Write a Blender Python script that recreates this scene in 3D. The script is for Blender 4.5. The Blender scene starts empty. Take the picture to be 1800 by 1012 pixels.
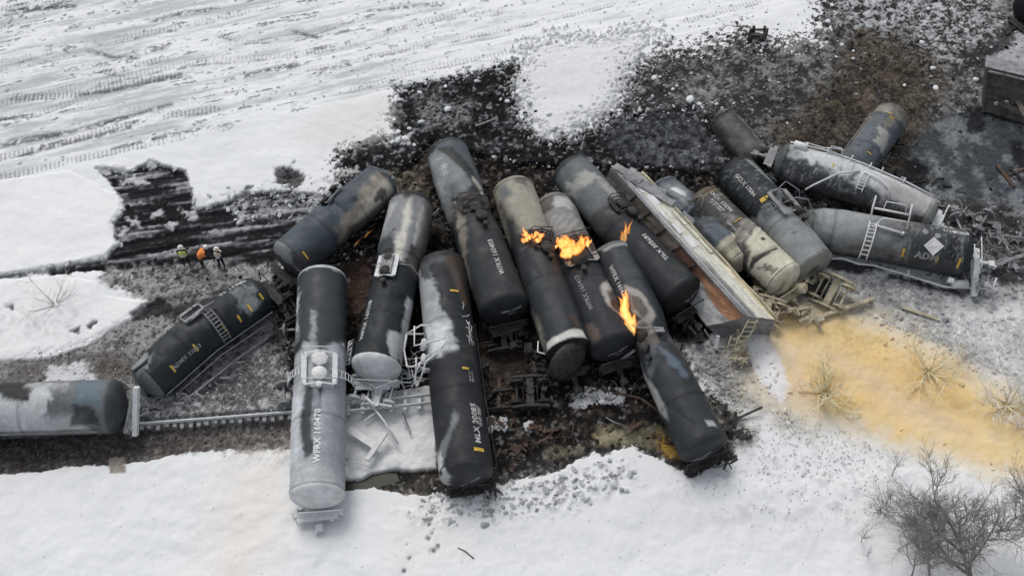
import bpy, bmesh, math, random
import numpy as np
from mathutils import Vector, Matrix, noise as mnoise

random.seed(11)
RNG = np.random.default_rng(11)
scn = bpy.context.scene
COL = scn.collection
R = math.radians

# ------------------------------------------------------------------ camera, sky, sun, exposure
PITCH, DIST, FPX = R(55), 73.0, 2000.0        # drone 60 m up, looking 55 degrees down, 40 mm lens
CAMP = np.array([0.0, -DIST*math.cos(PITCH), DIST*math.sin(PITCH)])
cam = bpy.data.cameras.new('drone_camera'); cam.sensor_width = 36.0; cam.lens = FPX/1800*36
cam.clip_start = 0.5; cam.clip_end = 2000
co = bpy.data.objects.new('drone_camera', cam); COL.objects.link(co)
co.location = CAMP; co.rotation_euler = (math.pi/2-PITCH, 0, 0)
scn.camera = co
W = bpy.data.worlds.new('World'); scn.world = W; W.use_nodes = True
nt = W.node_tree; bg = nt.nodes['Background']
sky = nt.nodes.new('ShaderNodeTexSky'); sky.sky_type = 'NISHITA'; sky.sun_disc = False
SUN_EL, SUN_AZ = R(52), R(-25)                # azimuth measured from +Y towards +X
sky.sun_elevation = SUN_EL; sky.sun_rotation = SUN_AZ; sky.dust_density = 3.0
hs = nt.nodes.new('ShaderNodeHueSaturation'); hs.inputs['Saturation'].default_value = 0.30
nt.links.new(sky.outputs[0], hs.inputs['Color']); nt.links.new(hs.outputs[0], bg.inputs['Color'])
bg.inputs['Strength'].default_value = 0.130
sun = bpy.data.lights.new('sun', 'SUN'); sun.energy = 1.0; sun.angle = R(25); sun.color = (1.0, 0.97, 0.93)
so = bpy.data.objects.new('sun', sun); COL.objects.link(so)
d = Vector((math.sin(SUN_AZ)*math.cos(SUN_EL), math.cos(SUN_AZ)*math.cos(SUN_EL), math.sin(SUN_EL)))
so.rotation_euler = d.to_track_quat('Z', 'Y').to_euler(); so.location = (0, 0, 80)
scn.view_settings.view_transform = 'Standard'; scn.view_settings.look = 'None'
scn.view_settings.gamma = 1; scn.view_settings.use_curve_mapping = False
scn.view_settings.exposure = 0.08

# ------------------------------------------------------------------ surveying: from the drone photo to metres on the ground
_f = np.array([0, math.cos(PITCH), -math.sin(PITCH)]); _u = np.array([0, math.sin(PITCH), math.cos(PITCH)])
def G(x, y, z=0.0):
    dd = _f + np.array([1.0, 0, 0])*((x-900)/FPX) - _u*((y-506)/FPX)
    return CAMP + dd*((z-CAMP[2])/dd[2])
def GV(x, y, z=0.0): return Vector(G(x, y, z))
def poly_m(pts): return np.array([G(x, y)[:2] for x, y in pts])

# ------------------------------------------------------------------ noise in numpy
_T = np.random.default_rng(5).random((256, 256))
def vnoise(x, y, seed=0):
    x = x + seed*17.37; y = y + seed*9.71
    xi = np.floor(x).astype(np.int64); yi = np.floor(y).astype(np.int64)
    fx = x-xi; fy = y-yi; fx = fx*fx*(3-2*fx); fy = fy*fy*(3-2*fy)
    a = _T[xi & 255, yi & 255]; b = _T[(xi+1) & 255, yi & 255]
    c = _T[xi & 255, (yi+1) & 255]; e = _T[(xi+1) & 255, (yi+1) & 255]
    return (a*(1-fx)+b*fx)*(1-fy) + (c*(1-fx)+e*fx)*fy
def fbm(x, y, octv=4, seed=0, gain=0.5):
    s = 0; a = 1; t = 0
    for k in range(octv):
        c, sn = math.cos(0.5*k+seed), math.sin(0.5*k+seed)
        s = s + a*vnoise((x*c-y*sn)*2**k, (x*sn+y*c)*2**k, seed+k*3); t += a; a *= gain
    return s/t
def sstep(a, b, x):
    t = np.clip((x-a)/(b-a+1e-9), 0, 1); return t*t*(3-2*t)
def sdf(P, X, Y):                              # signed distance to polygon, positive inside
    d = np.full(X.shape, 1e9); ins = np.zeros(X.shape, bool); n = len(P)
    for i in range(n):
        ax, ay = P[i]; bx, by = P[(i+1) % n]
        ex, ey = bx-ax, by-ay; wx, wy = X-ax, Y-ay
        t = np.clip((wx*ex+wy*ey)/(ex*ex+ey*ey+1e-12), 0, 1)
        d = np.minimum(d, (wx-t*ex)**2+(wy-t*ey)**2)
        c = ((ay > Y) != (by > Y)) & (X < (bx-ax)*(Y-ay)/((by-ay) if abs(by-ay) > 1e-12 else 1e-12)+ax)
        ins ^= c
    d = np.sqrt(d); return np.where(ins, d, -d)
def dline(P, X, Y):                            # distance to polyline, arc length along it, side
    d = np.full(X.shape, 1e9); al = np.zeros(X.shape); sd = np.zeros(X.shape); L = 0
    for i in range(len(P)-1):
        ax, ay = P[i]; bx, by = P[i+1]; ex, ey = bx-ax, by-ay; l = math.hypot(ex, ey)
        t = np.clip(((X-ax)*ex+(Y-ay)*ey)/(l*l), 0, 1)
        q = np.hypot(X-ax-t*ex, Y-ay-t*ey); m = q < d
        d = np.where(m, q, d); al = np.where(m, L+t*l, al)
        sd = np.where(m, ((X-ax)*ey-(Y-ay)*ex)/l, sd); L += l
    return d, al, sd

# ------------------------------------------------------------------ object helpers
def tag(o, label=None, cat=None, group=None, kind=None):
    if label: o['label'] = label
    if cat: o['category'] = cat
    if group: o['group'] = group
    if kind: o['kind'] = kind
    return o
def empty(name, loc, label=None, cat=None, group=None):
    o = bpy.data.objects.new(name, None); COL.objects.link(o); o.location = Vector(loc); o.empty_display_size = 0.3
    return tag(o, label, cat, group)
def mesh_from(name, V, F, mat=None, smooth=True, col=None):
    me = bpy.data.meshes.new(name); V = np.asarray(V, dtype=np.float32)
    if isinstance(F, np.ndarray):
        n, k = F.shape
        me.vertices.add(len(V)); me.vertices.foreach_set('co', V.ravel())
        me.loops.add(n*k); me.loops.foreach_set('vertex_index', F.astype(np.int32).ravel())
        me.polygons.add(n); me.polygons.foreach_set('loop_start', np.arange(0, n*k, k, dtype=np.int32))
        try: me.polygons.foreach_set('loop_total', np.full(n, k, dtype=np.int32))
        except Exception: pass
        me.update(calc_edges=True)
    else:
        me.from_pydata([tuple(v) for v in V], [], F)
    me.polygons.foreach_set('use_smooth', np.full(len(me.polygons), smooth))
    if col is not None:
        a = me.color_attributes.new('col', 'FLOAT_COLOR', 'POINT')
        c = np.ones((len(V), 4), np.float32); c[:, :3] = col; a.data.foreach_set('color', c.ravel())
    if mat: me.materials.append(mat)
    me.update(); return me
class MB:                                      # collects tubes, boxes and lathes in world metres, builds ONE object
    def __init__(s): s.V = []; s.F = []
    def add(s, V, F):
        o = len(s.V); s.V += [Vector(v) for v in V]; s.F += [tuple(i+o for i in f) for f in F]; return s
    def tube(s, pts, r, n=6, cap=True):
        pts = [Vector(p) for p in pts]; m = len(pts); V = []; F = []
        rr = r if isinstance(r, (list, tuple)) else [r]*m
        t0 = (pts[1]-pts[0]).normalized(); up = Vector((0, 0, 1)) if abs(t0.z) < .9 else Vector((1, 0, 0))
        A = t0.cross(up).normalized()
        for i in range(m):
            t = (pts[min(i+1, m-1)]-pts[max(i-1, 0)]).normalized()
            A = (A-t*A.dot(t)).normalized(); B = t.cross(A)
            for k in range(n):
                a = 2*math.pi*k/n+math.pi/4*(n == 4); V.append(pts[i]+(A*math.cos(a)+B*math.sin(a))*rr[i])
        for i in range(m-1):
            for k in range(n): F.append((i*n+k, i*n+(k+1) % n, (i+1)*n+(k+1) % n, (i+1)*n+k))
        if cap: F.append(tuple(range(n-1, -1, -1))); F.append(tuple((m-1)*n+k for k in range(n)))
        return s.add(V, F)
    def beam(s, a, b, w, h, up=(0, 0, 1)):
        a = Vector(a); b = Vector(b); t = (b-a).normalized(); u = Vector(up); u = (u-t*u.dot(t))
        if u.length < 1e-3: u = Vector((1, 0, 0)); u = u-t*u.dot(t)
        u.normalize(); r = t.cross(u); V = []
        for p in (a, b):
            for x, y in ((-1, -1), (1, -1), (1, 1), (-1, 1)): V.append(p+r*(x*w/2)+u*(y*h/2))
        return s.add(V, [(3, 2, 1, 0), (4, 5, 6, 7), (0, 1, 5, 4), (1, 2, 6, 5), (2, 3, 7, 6), (3, 0, 4, 7)])
    def lathe(s, c, ax, prof, n=20):           # prof: (along axis, radius)
        c = Vector(c); ax = Vector(ax).normalized(); q = ax.orthogonal().normalized(); w = ax.cross(q); V = []; F = []
        for h, r in prof:
            for k in range(n):
                a = 2*math.pi*k/n; V.append(c+ax*h+(q*math.cos(a)+w*math.sin(a))*r)
        for i in range(len(prof)-1):
            for k in range(n): F.append((i*n+k, i*n+(k+1) % n, (i+1)*n+(k+1) % n, (i+1)*n+k))
        F.append(tuple(range(n-1, -1, -1))); F.append(tuple((len(prof)-1)*n+k for k in range(n)))
        return s.add(V, F)
    def build(s, name, mat, parent=None, smooth=False, bevel=0):
        o0 = Vector((0, 0, 0))
        p = parent
        while p is not None: o0 = o0+p.location; p = p.parent
        top = parent is None
        if top:
            lo = [min(v[k] for v in s.V) for k in range(3)]; hi = [max(v[k] for v in s.V) for k in range(3)]
            o0 = Vector(((lo[0]+hi[0])/2, (lo[1]+hi[1])/2, lo[2]))
        me = mesh_from(name, [v-o0 for v in s.V], s.F, mat, smooth)
        if bevel:
            bm = bmesh.new(); bm.from_mesh(me)
            bmesh.ops.bevel(bm, geom=bm.edges[:], offset=bevel, segments=1, affect='EDGES'); bm.to_mesh(me); bm.free()
        o = bpy.data.objects.new(name, me); COL.objects.link(o)
        if top: o.location = o0
        else: o.parent = parent
        return o
def link_mesh(name, me, parent=None, loc=(0, 0, 0)):
    o = bpy.data.objects.new(name, me); COL.objects.link(o); o.location = loc
    if parent: o.parent = parent
    return o
def copy_tree(o, parent=None):
    c = o.copy(); COL.objects.link(c); c.parent = parent
    for ch in list(o.children): copy_tree(ch, c)
    return c

# ------------------------------------------------------------------ materials
def mat_base(name, rough=0.7, spec=0.3, metal=0.0):
    m = bpy.data.materials.new(name); m.use_nodes = True; t = m.node_tree; b = t.nodes['Principled BSDF']
    b.inputs['Roughness'].default_value = rough; b.inputs['Metallic'].default_value = metal
    b.inputs['Specular IOR Level'].default_value = spec
    return m, t, b
def nd(t, typ, **kw):
    n = t.nodes.new(typ)
    for k, v in kw.items(): setattr(n, k, v)
    return n
def coords(t, sc=(1, 1, 1)):
    g = nd(t, 'ShaderNodeNewGeometry'); mp = nd(t, 'ShaderNodeMapping'); mp.inputs['Scale'].default_value = sc
    t.links.new(g.outputs['Position'], mp.inputs['Vector']); return mp.outputs[0]
def nz(t, vec, scale, det=6, rough=0.6):
    n = nd(t, 'ShaderNodeTexNoise'); n.inputs['Scale'].default_value = scale; n.inputs['Detail'].default_value = det
    n.inputs['Roughness'].default_value = rough; t.links.new(vec, n.inputs['Vector']); return n.outputs['Fac']
def ramp(t, fac, stops):
    r = nd(t, 'ShaderNodeValToRGB'); e = r.color_ramp.elements
    while len(e) < len(stops): e.new(0.5)
    for q, (p, c) in zip(e, stops):
        q.position = p; q.color = (c[0], c[1], c[2], 1) if isinstance(c, (tuple, list)) else (c, c, c, 1)
    t.links.new(fac, r.inputs[0]); return r.outputs[0]
def mul(t, a, b, fac=1.0):
    m = nd(t, 'ShaderNodeMix', data_type='RGBA', blend_type='MULTIPLY'); m.inputs['Factor'].default_value = fac
    t.links.new(a, m.inputs['A']); t.links.new(b, m.inputs['B']); return m.outputs['Result']
def bump(t, b, h, strength, dist):
    n = nd(t, 'ShaderNodeBump'); n.inputs['Strength'].default_value = strength; n.inputs['Distance'].default_value = dist
    t.links.new(h, n.inputs['Height']); t.links.new(n.outputs[0], b.inputs['Normal'])
def attr_mat(name, rough, spec, lo, hi, s1, s2, bst, bd, metal=0.0, wear=None):
    m, t, b = mat_base(name, rough, spec, metal)
    a = nd(t, 'ShaderNodeAttribute', attribute_name='col'); v = coords(t)
    c = mul(t, a.outputs['Color'], ramp(t, nz(t, v, s1, 8, .65), [(0.3, lo), (0.7, hi)]))
    c = mul(t, c, ramp(t, nz(t, v, s2, 5, .7), [(0.3, lo), (0.7, hi)]))
    if wear:                                   # thin pale scratches and frost specks
        f = ramp(t, nz(t, v, wear[0], 10, .8), [(wear[1], 0.0), (wear[1]+.06, 1.0)])
        mx = nd(t, 'ShaderNodeMix', data_type='RGBA'); t.links.new(f, mx.inputs['Factor']); t.links.new(c, mx.inputs['A'])
        mx.inputs['B'].default_value = (*wear[2], 1); c = mx.outputs['Result']
    t.links.new(c, b.inputs['Base Color'])
    t.links.new(ramp(t, nz(t, v, s1*.7, 4), [(0.3, rough-.12), (0.7, min(1, rough+.15))]), b.inputs['Roughness'])
    bump(t, b, nz(t, v, s2, 8, .7), bst, bd); return m
def plain(name, c1, c2, s=3.0, rough=.75, spec=.3, bst=.4, bd=.02, metal=0.0):
    m, t, b = mat_base(name, rough, spec, metal); v = coords(t)
    t.links.new(ramp(t, nz(t, v, s, 8, .7), [(0.35, c1), (0.65, c2)]), b.inputs['Base Color'])
    bump(t, b, nz(t, v, s*3, 6, .7), bst, bd); return m
M = {}
def ground_mat():
    m, t, b = mat_base('ground_snow_and_dirt', .9, .15); a = nd(t, 'ShaderNodeAttribute', attribute_name='col'); v = coords(t)
    bw = nd(t, 'ShaderNodeRGBToBW'); t.links.new(a.outputs['Color'], bw.inputs[0])
    k = ramp(t, bw.outputs[0], [(.12, 1.0), (.58, .10)])          # dirt is coarse, clean snow is smooth
    g = mul(t, a.outputs['Color'], ramp(t, nz(t, v, 3.5, 8, .65), [(.3, .70), (.7, 1.3)])); g = mul(t, g, ramp(t, nz(t, v, 13, 5, .7), [(.3, .65), (.7, 1.35)]))
    mx = nd(t, 'ShaderNodeMix', data_type='RGBA'); t.links.new(k, mx.inputs['Factor']); t.links.new(a.outputs['Color'], mx.inputs['A']); t.links.new(g, mx.inputs['B'])
    t.links.new(mx.outputs['Result'], b.inputs['Base Color'])
    n = nd(t, 'ShaderNodeBump'); n.inputs['Distance'].default_value = .04; t.links.new(nz(t, v, 9, 8, .65), n.inputs['Height'])
    ms = nd(t, 'ShaderNodeMath', operation='MULTIPLY'); ms.inputs[1].default_value = .8; t.links.new(k, ms.inputs[0]); t.links.new(ms.outputs[0], n.inputs['Strength'])
    t.links.new(n.outputs[0], b.inputs['Normal']); return m
M['ground'] = ground_mat()
M['rubble'] = attr_mat('rubble', .92, .12, .8, 1.15, 5, 22, .5, .02)
M['shell'] = attr_mat('tank_shell', .58, .26, .80, 1.12, 1.6, 9, .22, .010, wear=(6, .76, (.15, .16, .16)))
M['burnt'] = plain('burnt_steel', (.018, .018, .02), (.07, .065, .06), 2.5)
M['sootrust'] = plain('sooty_brown_steel', (.035, .031, .029), (.13, .115, .105), 1.6)
M['rust'] = plain('rusty_steel', (.05, .035, .028), (.14, .095, .07), 3)
M['ash'] = plain('ash_covered_steel', (.16, .165, .17), (.34, .345, .35), 2.5)
M['frost'] = plain('frosted_steel', (.55, .57, .58), (.76, .77, .78), 2.5, .8)
M['white'] = plain('white_painted_steel', (.6, .61, .61), (.76, .76, .75), 2.0, .6)
M['cream'] = plain('dust_coated_steel', (.32, .29, .20), (.55, .50, .38), 2.5, .85)
M['yellow'] = plain('yellow_reflector', (.5, .33, .05), (.7, .48, .08), 4, .5)
M['letter'] = plain('white_lettering', (.24, .25, .25), (.60, .60, .59), 3.2, .7, .2, .05)
M['wood'] = plain('tie_wood', (.10, .095, .09), (.26, .255, .25), 2.5, .9)
M['bark'] = plain('dark_bark', (.07, .063, .06), (.17, .16, .15), 5, .95)
M['twig'] = plain('grey_twigs', (.17, .16, .16), (.36, .345, .335), 1.5, .95, .1)
M['frosttwig'] = plain('frosted_twigs', (.62, .62, .60), (.82, .81, .79), 1.5, .95, .1)
M['yellowtwig'] = plain('dusted_twigs', (.72, .62, .38), (.84, .78, .58), 1.5, .95, .1)
M['snow'] = plain('snow_lump', (.62, .64, .66), (.8, .81, .82), 6, .9, .15, .5, .03)

# ------------------------------------------------------------------ the ground: one sheet, fine where the wreck lies, coarser to the horizon
def axis_coords(a, b, st, far):
    mid = np.arange(a, b+st*.5, st); g = [];  s = st; p = b
    while p < far: s *= 1.22; p += s; g.append(p)
    h = []; s = st; p = a
    while p > -far: s *= 1.22; p -= s; h.append(p)
    return np.concatenate([np.array(h[::-1]), mid, np.array(g)])
gx = axis_coords(-41, 41, .085, 420); gy = axis_coords(-21, 30, .085, 420)
X, Y = np.meshgrid(gx, gy)
nA = fbm(X*.35, Y*.35, 4, 1)-.5; nB = fbm(X*1.3, Y*1.3, 5, 2)-.5; nC = fbm(X*4, Y*4, 4, 3)-.5
nD = vnoise(X*9, Y*9, 4)-.5; nE = vnoise(X*3.1, Y*3.1, 8)
white = RNG.random(X.shape)
colr = np.zeros(X.shape+(3,)); colr[:] = (.765, .78, .785)
colr *= (1+.05*nA+.05*nB)[..., None]
nF = fbm(X*.5+Y*.2, Y*1.1, 4, 95)-.5
Z = .25*nA + .04*nB + .09*nF
def mixc(m, c): 
    global colr
    c = np.asarray(c) if not isinstance(c, np.ndarray) else c
    colr = colr*(1-m[..., None]) + c*m[..., None]
def two(c1, c2, n, a, b):                      # blend two soils by a noise field
    t = sstep(a, b, n)[..., None]; return np.asarray(c1)*(1-t)+np.asarray(c2)*t
def zone(px, soft, rag, dith=0, ragf=None):    # mask of a polygon with a ragged edge
    P = poly_m(px); m = np.zeros(X.shape); pad = soft+rag*1.5+1
    sel = (X > P[:, 0].min()-pad) & (X < P[:, 0].max()+pad) & (Y > P[:, 1].min()-pad) & (Y < P[:, 1].max()+pad)
    if not sel.any(): return m
    q = sdf(P, X[sel], Y[sel]) + rag*2*(ragf if ragf is not None else (.7*nB+.6*nC))[sel]
    v = sstep(-soft, soft, q)
    if dith: v = np.where((v > 0) & (v < 1), sstep(.38, .62, v+dith*(1.3*nC[sel]+1.1*nD[sel]*.6+.5*(white[sel]-.5))), v)
    m[sel] = v; return m
# -- the churned haul road across the top left: streaks along the way the machines drove
sdirx, sdiry = 0.955, 0.30
su = X*sdirx+Y*sdiry; sv = -X*sdiry+Y*sdirx
streak = fbm(su*.16, sv*1.5, 5, 21)-.5; streak2 = fbm(su*.5, sv*5, 4, 22)-.5
road = zone([(-900, 700), (-300, 390), (0, 315), (170, 262), (400, 222), (640, 166), (800, 128), (925, 104), (1090, 85), (1230, 72),
             (1310, 38), (1440, -10), (1700, -200), (1700, -900), (-900, -900)], .5, .5)
mixc(road, two((.50, .515, .53), (.80, .815, .83), streak*.9+streak2*.45+.12*nC+.006*X+.19, -.20, .14))
dk = road*sstep(.12, .25, streak2*.7+streak*.45+.42*nC)*sstep(-.1, .35, -X*.022+.05+nA)
mixc(dk*.75, (.10, .105, .11))
Z += road*(-.05+.12*streak+.05*streak2+.025*nC)
def track(px, w=.55, per=.34, depth=.05, dark=.3, run=.5, seed=0):
    P = np.array([G(a, b)[:2] for a, b in px]); lo = P.min(0)-1; hi = P.max(0)+1
    sel = (X > lo[0]) & (X < hi[0]) & (Y > lo[1]) & (Y < hi[1])
    dd, al, sd = dline(P, X[sel], Y[sel])
    inb = sstep(w*.5+.05, w*.5-.05, dd+.12*nC[sel]); bars = sstep(-.1, .5, np.sin(al*2*math.pi/per+sd*.8))
    ext = sstep(run-.10, run+.14, fbm(al*.35, al*0+seed, 3, 30+seed)+.45*nC[sel]+.3*nB[sel]+.02)
    m = np.zeros(X.shape); m[sel] = inb*bars*ext
    e = np.zeros(X.shape); e[sel] = np.exp(-((sd-w*.5)/.10)**2)*ext*sstep(-.12, .12, nB[sel]+.06)*(sstep(0.0, .3, al))
    global Z
    Z = Z - depth*.6*m - depth*.5*e
    mixc(np.clip(m*dark*1.1+e*.6*sstep(-.1, .2, nC+nB), 0, .85), (.16, .165, .175))
for i, (px, w, dk_, rn) in enumerate([
    ([(-40, 285), (130, 245), (280, 205), (440, 180)], .75, .55, .38), ([(-40, 320), (90, 290), (280, 250), (430, 215)], .75, .5, .38),
    ([(615, 158), (760, 118), (900, 90), (1040, 62), (1200, 40), (1340, 0)], .6, .35, .36),
    ([(600, 108), (700, 92), (850, 58), (1000, 25), (1140, -5)], .5, .3, .42),
    ([(-20, 120), (120, 80), (300, 50), (560, -10)], .8, .35, .45), ([(-20, 185), (150, 150), (330, 110), (520, 95), (620, 75)], .8, .35, .45),
    ([(110, 80), (160, 110), (215, 122), (300, 100)], .7, .5, .35), ([(60, 105), (120, 118), (200, 128)], .6, .5, .35),
    ([(20, 170), (130, 165), (250, 140), (315, 132)], .7, .6, .35), ([(-30, 210), (60, 200), (160, 165)], .7, .3, .45),
    ([(380, 60), (440, 72), (520, 68), (600, 40)], .6, .25, .45), ([(660, 60), (780, 30), (900, 20)], .7, .35, .45),
    ([(340, 160), (470, 130), (600, 112), (760, 75)], .5, .3, .45), ([(-40, 20), (80, 5), (180, -20)], .8, .4, .3)]):
    track(px, w*.85, .30, .05, dk_, rn, i)
for px in ([(140, 85), (200, 100), (240, 104)], [(0, 22), (60, 14), (130, 10)], [(0, 250), (60, 238), (110, 232)], [(20, 275), (120, 250), (240, 222)], [(420, 215), (300, 236), (200, 262)], [(250, 40), (330, 22), (380, 14)], [(500, 50), (540, 60), (560, 66)], [(630, 20), (700, 14), (760, 6)], [(120, 168), (210, 155), (310, 133)], [(380, 142), (440, 130), (520, 112)], [(160, 222), (240, 200), (300, 183)], [(-40, 262), (100, 236), (230, 205)],
           [(-30, 35), (90, 10), (180, -20)]):
    dd, al, sd = dline(np.array([G(a, b)[:2] for a, b in px]), X, Y)
    m = sstep(.42, .0, dd+.5*nC+.35*nB)*sstep(.1, 1.2, al); mixc(m*.85*sstep(-.25, .05, nC+.5*nB), (.07, .075, .08)); Z -= .03*m
# -- grey speckled hillside of burnt soil and snow, top right
speck = fbm(X*2.4, Y*2.4, 5, 41, .7)-.5; speck2 = fbm(X*6, Y*6, 3, 44, .7)-.5
hill = zone([(1085, 110), (1150, 88), (1235, 84), (1300, 48), (1360, 75), (1430, 60), (1450, -10), (1490, -300), (2600, -600), (2600, 900), (1900, 560), (1500, 420), (1100, 360), (960, 250), (1010, 225), (1080, 190)], 1.5, 1.2, 1.0)
mixc(hill, two((.032, .030, .030), (.25, .25, .25), speck*.9+speck2*.45+.45*nA+.4*nB, -.12, .34))
Z += hill*(.10*speck+.16*nB+.09*nC)
pale_speck = zone([(1440, -60), (1720, -60), (1760, 60), (1640, 130), (1560, 100), (1500, 60)], 1.6, 1.4)
mixc(pale_speck*sstep(-.08, .16, speck+speck2*.7), (.46, .47, .48))  # paler grey speckles over part of the hillside
brn = zone([(1500, 55), (1600, 55), (1655, 110), (1640, 250), (1600, 330), (1500, 300), (1400, 270), (1330, 250), (1410, 190), (1470, 120)], 1.3, 1.4)
mixc(brn*.85, two((.022, .018, .015), (.10, .080, .054), speck2+nB*.5, -.2, .25))
brn2 = zone([(1230, 190), (1290, 230), (1350, 300), (1290, 320), (1230, 300)], .8, .8)
mixc(brn2*.7, two((.02, .019, .018), (.08, .065, .045), speck2, -.2, .25))
ashp = zone([(1640, 215), (1730, 190), (2000, 260), (2200, 400), (1900, 430), (1760, 350), (1650, 350), (1590, 330), (1600, 260)], .8, .5)
mixc(ashp, two((.055, .063, .072), (.17, .185, .20), fbm(X*1.1, Y*1.1, 4, 47)-.5+.2*nC, -.10, .2))
for bl in ([(1700, 190), (1735, 195), (1730, 235), (1690, 230)], [(1765, 240), (1800, 250), (1830, 320), (1785, 290)], [(1590, 280), (1640, 290), (1620, 330), (1585, 320)]):
    mixc(zone(bl, .25, .6)*.95, (.012, .012, .014))
pale = zone([(1770, 45), (1900, 30), (2100, 100), (1900, 140), (1770, 130), (1740, 105)], .6, .5); mixc(pale*.9, (.42, .43, .44))
gully = dline(np.array([G(a, b)[:2] for a, b in [(1780, 45), (1765, 75), (1735, 90), (1700, 100)]]), X, Y)[0]
mixc(sstep(.9, .3, gully+nC*.8)*.9, (.03, .031, .034))
# -- the black burnt strip behind the cars and the ploughed strip on the left
black = zone([(700, 152), (800, 131), (905, 106), (926, 108), (908, 150), (920, 205), (960, 240), (1010, 236), (1100, 195), (1200, 185), (1270, 200), (1350, 250),
              (1420, 330), (1300, 420), (900, 470), (600, 440), (560, 360), (592, 330), (585, 290), (600, 262), (660, 240), (692, 235), (680, 200)], .75, .6, .9)
mixc(black, two((.008, .008, .009), (.065, .065, .07), fbm(X*1.6, Y*1.6, 5, 51, .65)-.5+.28*nC, -.02, .30))
mixc(black*sstep(.13, .2, nC+.35*speck)*.75, (.24, .25, .26))
Z += black*(-.12+.30*nB+.16*nC)
gy1 = zone([(1090, 205), (1180, 195), (1290, 240), (1250, 290), (1150, 300), (1060, 250)], .8, .8)
mixc(gy1*.75, two((.03, .032, .035), (.12, .128, .138), speck, -.15, .2))
mid = zone([(735, 165), (830, 178), (815, 215), (740, 220)], .8, .9); mixc(mid*sstep(-.15, .1, speck2)*.7, (.26, .27, .27))
plough = zone([(168, 296), (232, 300), (262, 282), (326, 300), (342, 366), (395, 352), (430, 335), (540, 335), (600, 352), (700, 330), (560, 500), (400, 520), (170, 475), (80, 480), (-20, 492), (-20, 484), (90, 470), (186, 452), (206, 430), (198, 390), (219, 366), (210, 340)], .10, .26)
pu = X*.985+Y*.17; pv = -X*.17+Y*.985
prow = fbm(pu*.35, pv*3.0, 4, 55)-.5; prow2 = np.sin(pv*2*math.pi/1.05+2.2*nA)*.5
mixc(plough, two((.012, .012, .014), (.17, .175, .185), prow+.20*prow2+.32*nC+.06, .0, .34))
mixc(plough*sstep(.13, .28, prow+.4*nC+.1*nA)*.7, (.40, .41, .42))
for fl in ([(190, 452), (330, 425), (470, 400), (560, 382)], [(210, 428), (330, 402), (450, 388), (560, 366)], [(215, 400), (320, 378), (420, 368), (560, 345)], [(170, 470), (300, 462), (420, 440), (500, 410)]):
    dd_, al_, _s = dline(np.array([G(a_, b_)[:2] for a_, b_ in fl]), X, Y); fm = sstep(.24, .05, dd_+.22*nC+.25*nB)*plough; mixc(fm*.9, (.010, .010, .012)); Z -= .07*fm
for cx, cy in ((212, 300), (222, 314), (176, 297), (240, 316), (262, 288), (232, 384), (330, 372), (300, 392), (270, 372), (350, 352), (215, 402), (420, 372), (560, 352)):
    mm = zone([(cx-9, cy-5), (cx+10, cy-6), (cx+12, cy+5), (cx-7, cy+7)], .15, .7); mixc(mm*.75, (.60, .61, .62)); Z += .04*mm
Z += plough*(-.22+.12*prow+.07*prow2+.03*nC)
for bl in ([(480, 300), (510, 290), (540, 318), (530, 330), (480, 322)], [(500, 292), (524, 312), (500, 320)]):
    m = zone(bl, .12, .7); mixc(m*.9, (.02, .02, .022)); Z -= .15*m
grime = zone([(380, 350), (470, 325), (560, 330), (600, 350), (590, 380), (400, 375)], .8, .9)
mixc(grime*sstep(-.05, .2, speck2+nB*.5+prow)*.6, (.32, .33, .335))
# -- grey ballast around the left cars
bal = zone([(190, 466), (330, 460), (460, 456), (560, 460), (620, 720), (500, 790), (250, 800), (-400, 860), (-400, 690), (0, 632), (160, 596), (250, 548), (262, 530), (170, 496)], .25, .6)
grav = fbm(X*5, Y*5, 4, 61, .7)-.5
mixc(bal, two((.065, .063, .062), (.33, .33, .33), grav+.5*nB+.15, -.12, .3))
Z += bal*(-.10+.08*nB+.07*grav)
for bl, c, k in (([(270, 548), (340, 525), (480, 500), (480, 530), (300, 560)], (.028, .028, .030), .9), ([(240, 620), (330, 585), (420, 560), (420, 600), (260, 640)], (.035, .032, .030), .85),
              ([(480, 590), (530, 580), (520, 640), (480, 630)], (.05, .038, .03), .8), ([(180, 540), (300, 518), (420, 500), (300, 530), (190, 556)], (.03, .03, .032), .7),
              ([(30, 640), (200, 615), (300, 640), (240, 670), (0, 672)], (.10, .088, .078), .7), ([(-20, 590), (-20, 690), (130, 660), (120, 640)], (.17, .165, .16), .5)):
    mixc(zone(bl, .3, .6)*k, c)
Z += .42*zone([(244, 742), (520, 722), (520, 690), (244, 700)], .12, .05)
fr = zone([(390, 640), (510, 600), (520, 700), (500, 730), (260, 735), (310, 700)], .6, .6)
mixc(fr, two((.15, .148, .145), (.46, .465, .47), grav+.4*nC, -.1, .25))
emb = zone([(-400, 790), (0, 765), (235, 752), (510, 736), (515, 785), (440, 788), (330, 793), (270, 806), (200, 815), (130, 818), (70, 828), (0, 832), (-400, 880)], .08, .22)
gt = np.clip((X+30)/18, 0, 1)[..., None]
mixc(emb, two((.045, .040, .038), (.105, .098, .092), grav+.4*nB, -.1, .25)*(1+1.5*gt))
Z += emb*(-.22+.05*grav)
mixc(zone([(190, 800), (218, 800), (220, 830), (192, 832)], .05, .15), (.30, .275, .24))
mixc(zone([(400, 790), (515, 785), (515, 830), (430, 815)], .5, .9)*sstep(0, .1, speck2)*.6, (.45, .44, .42))
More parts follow.
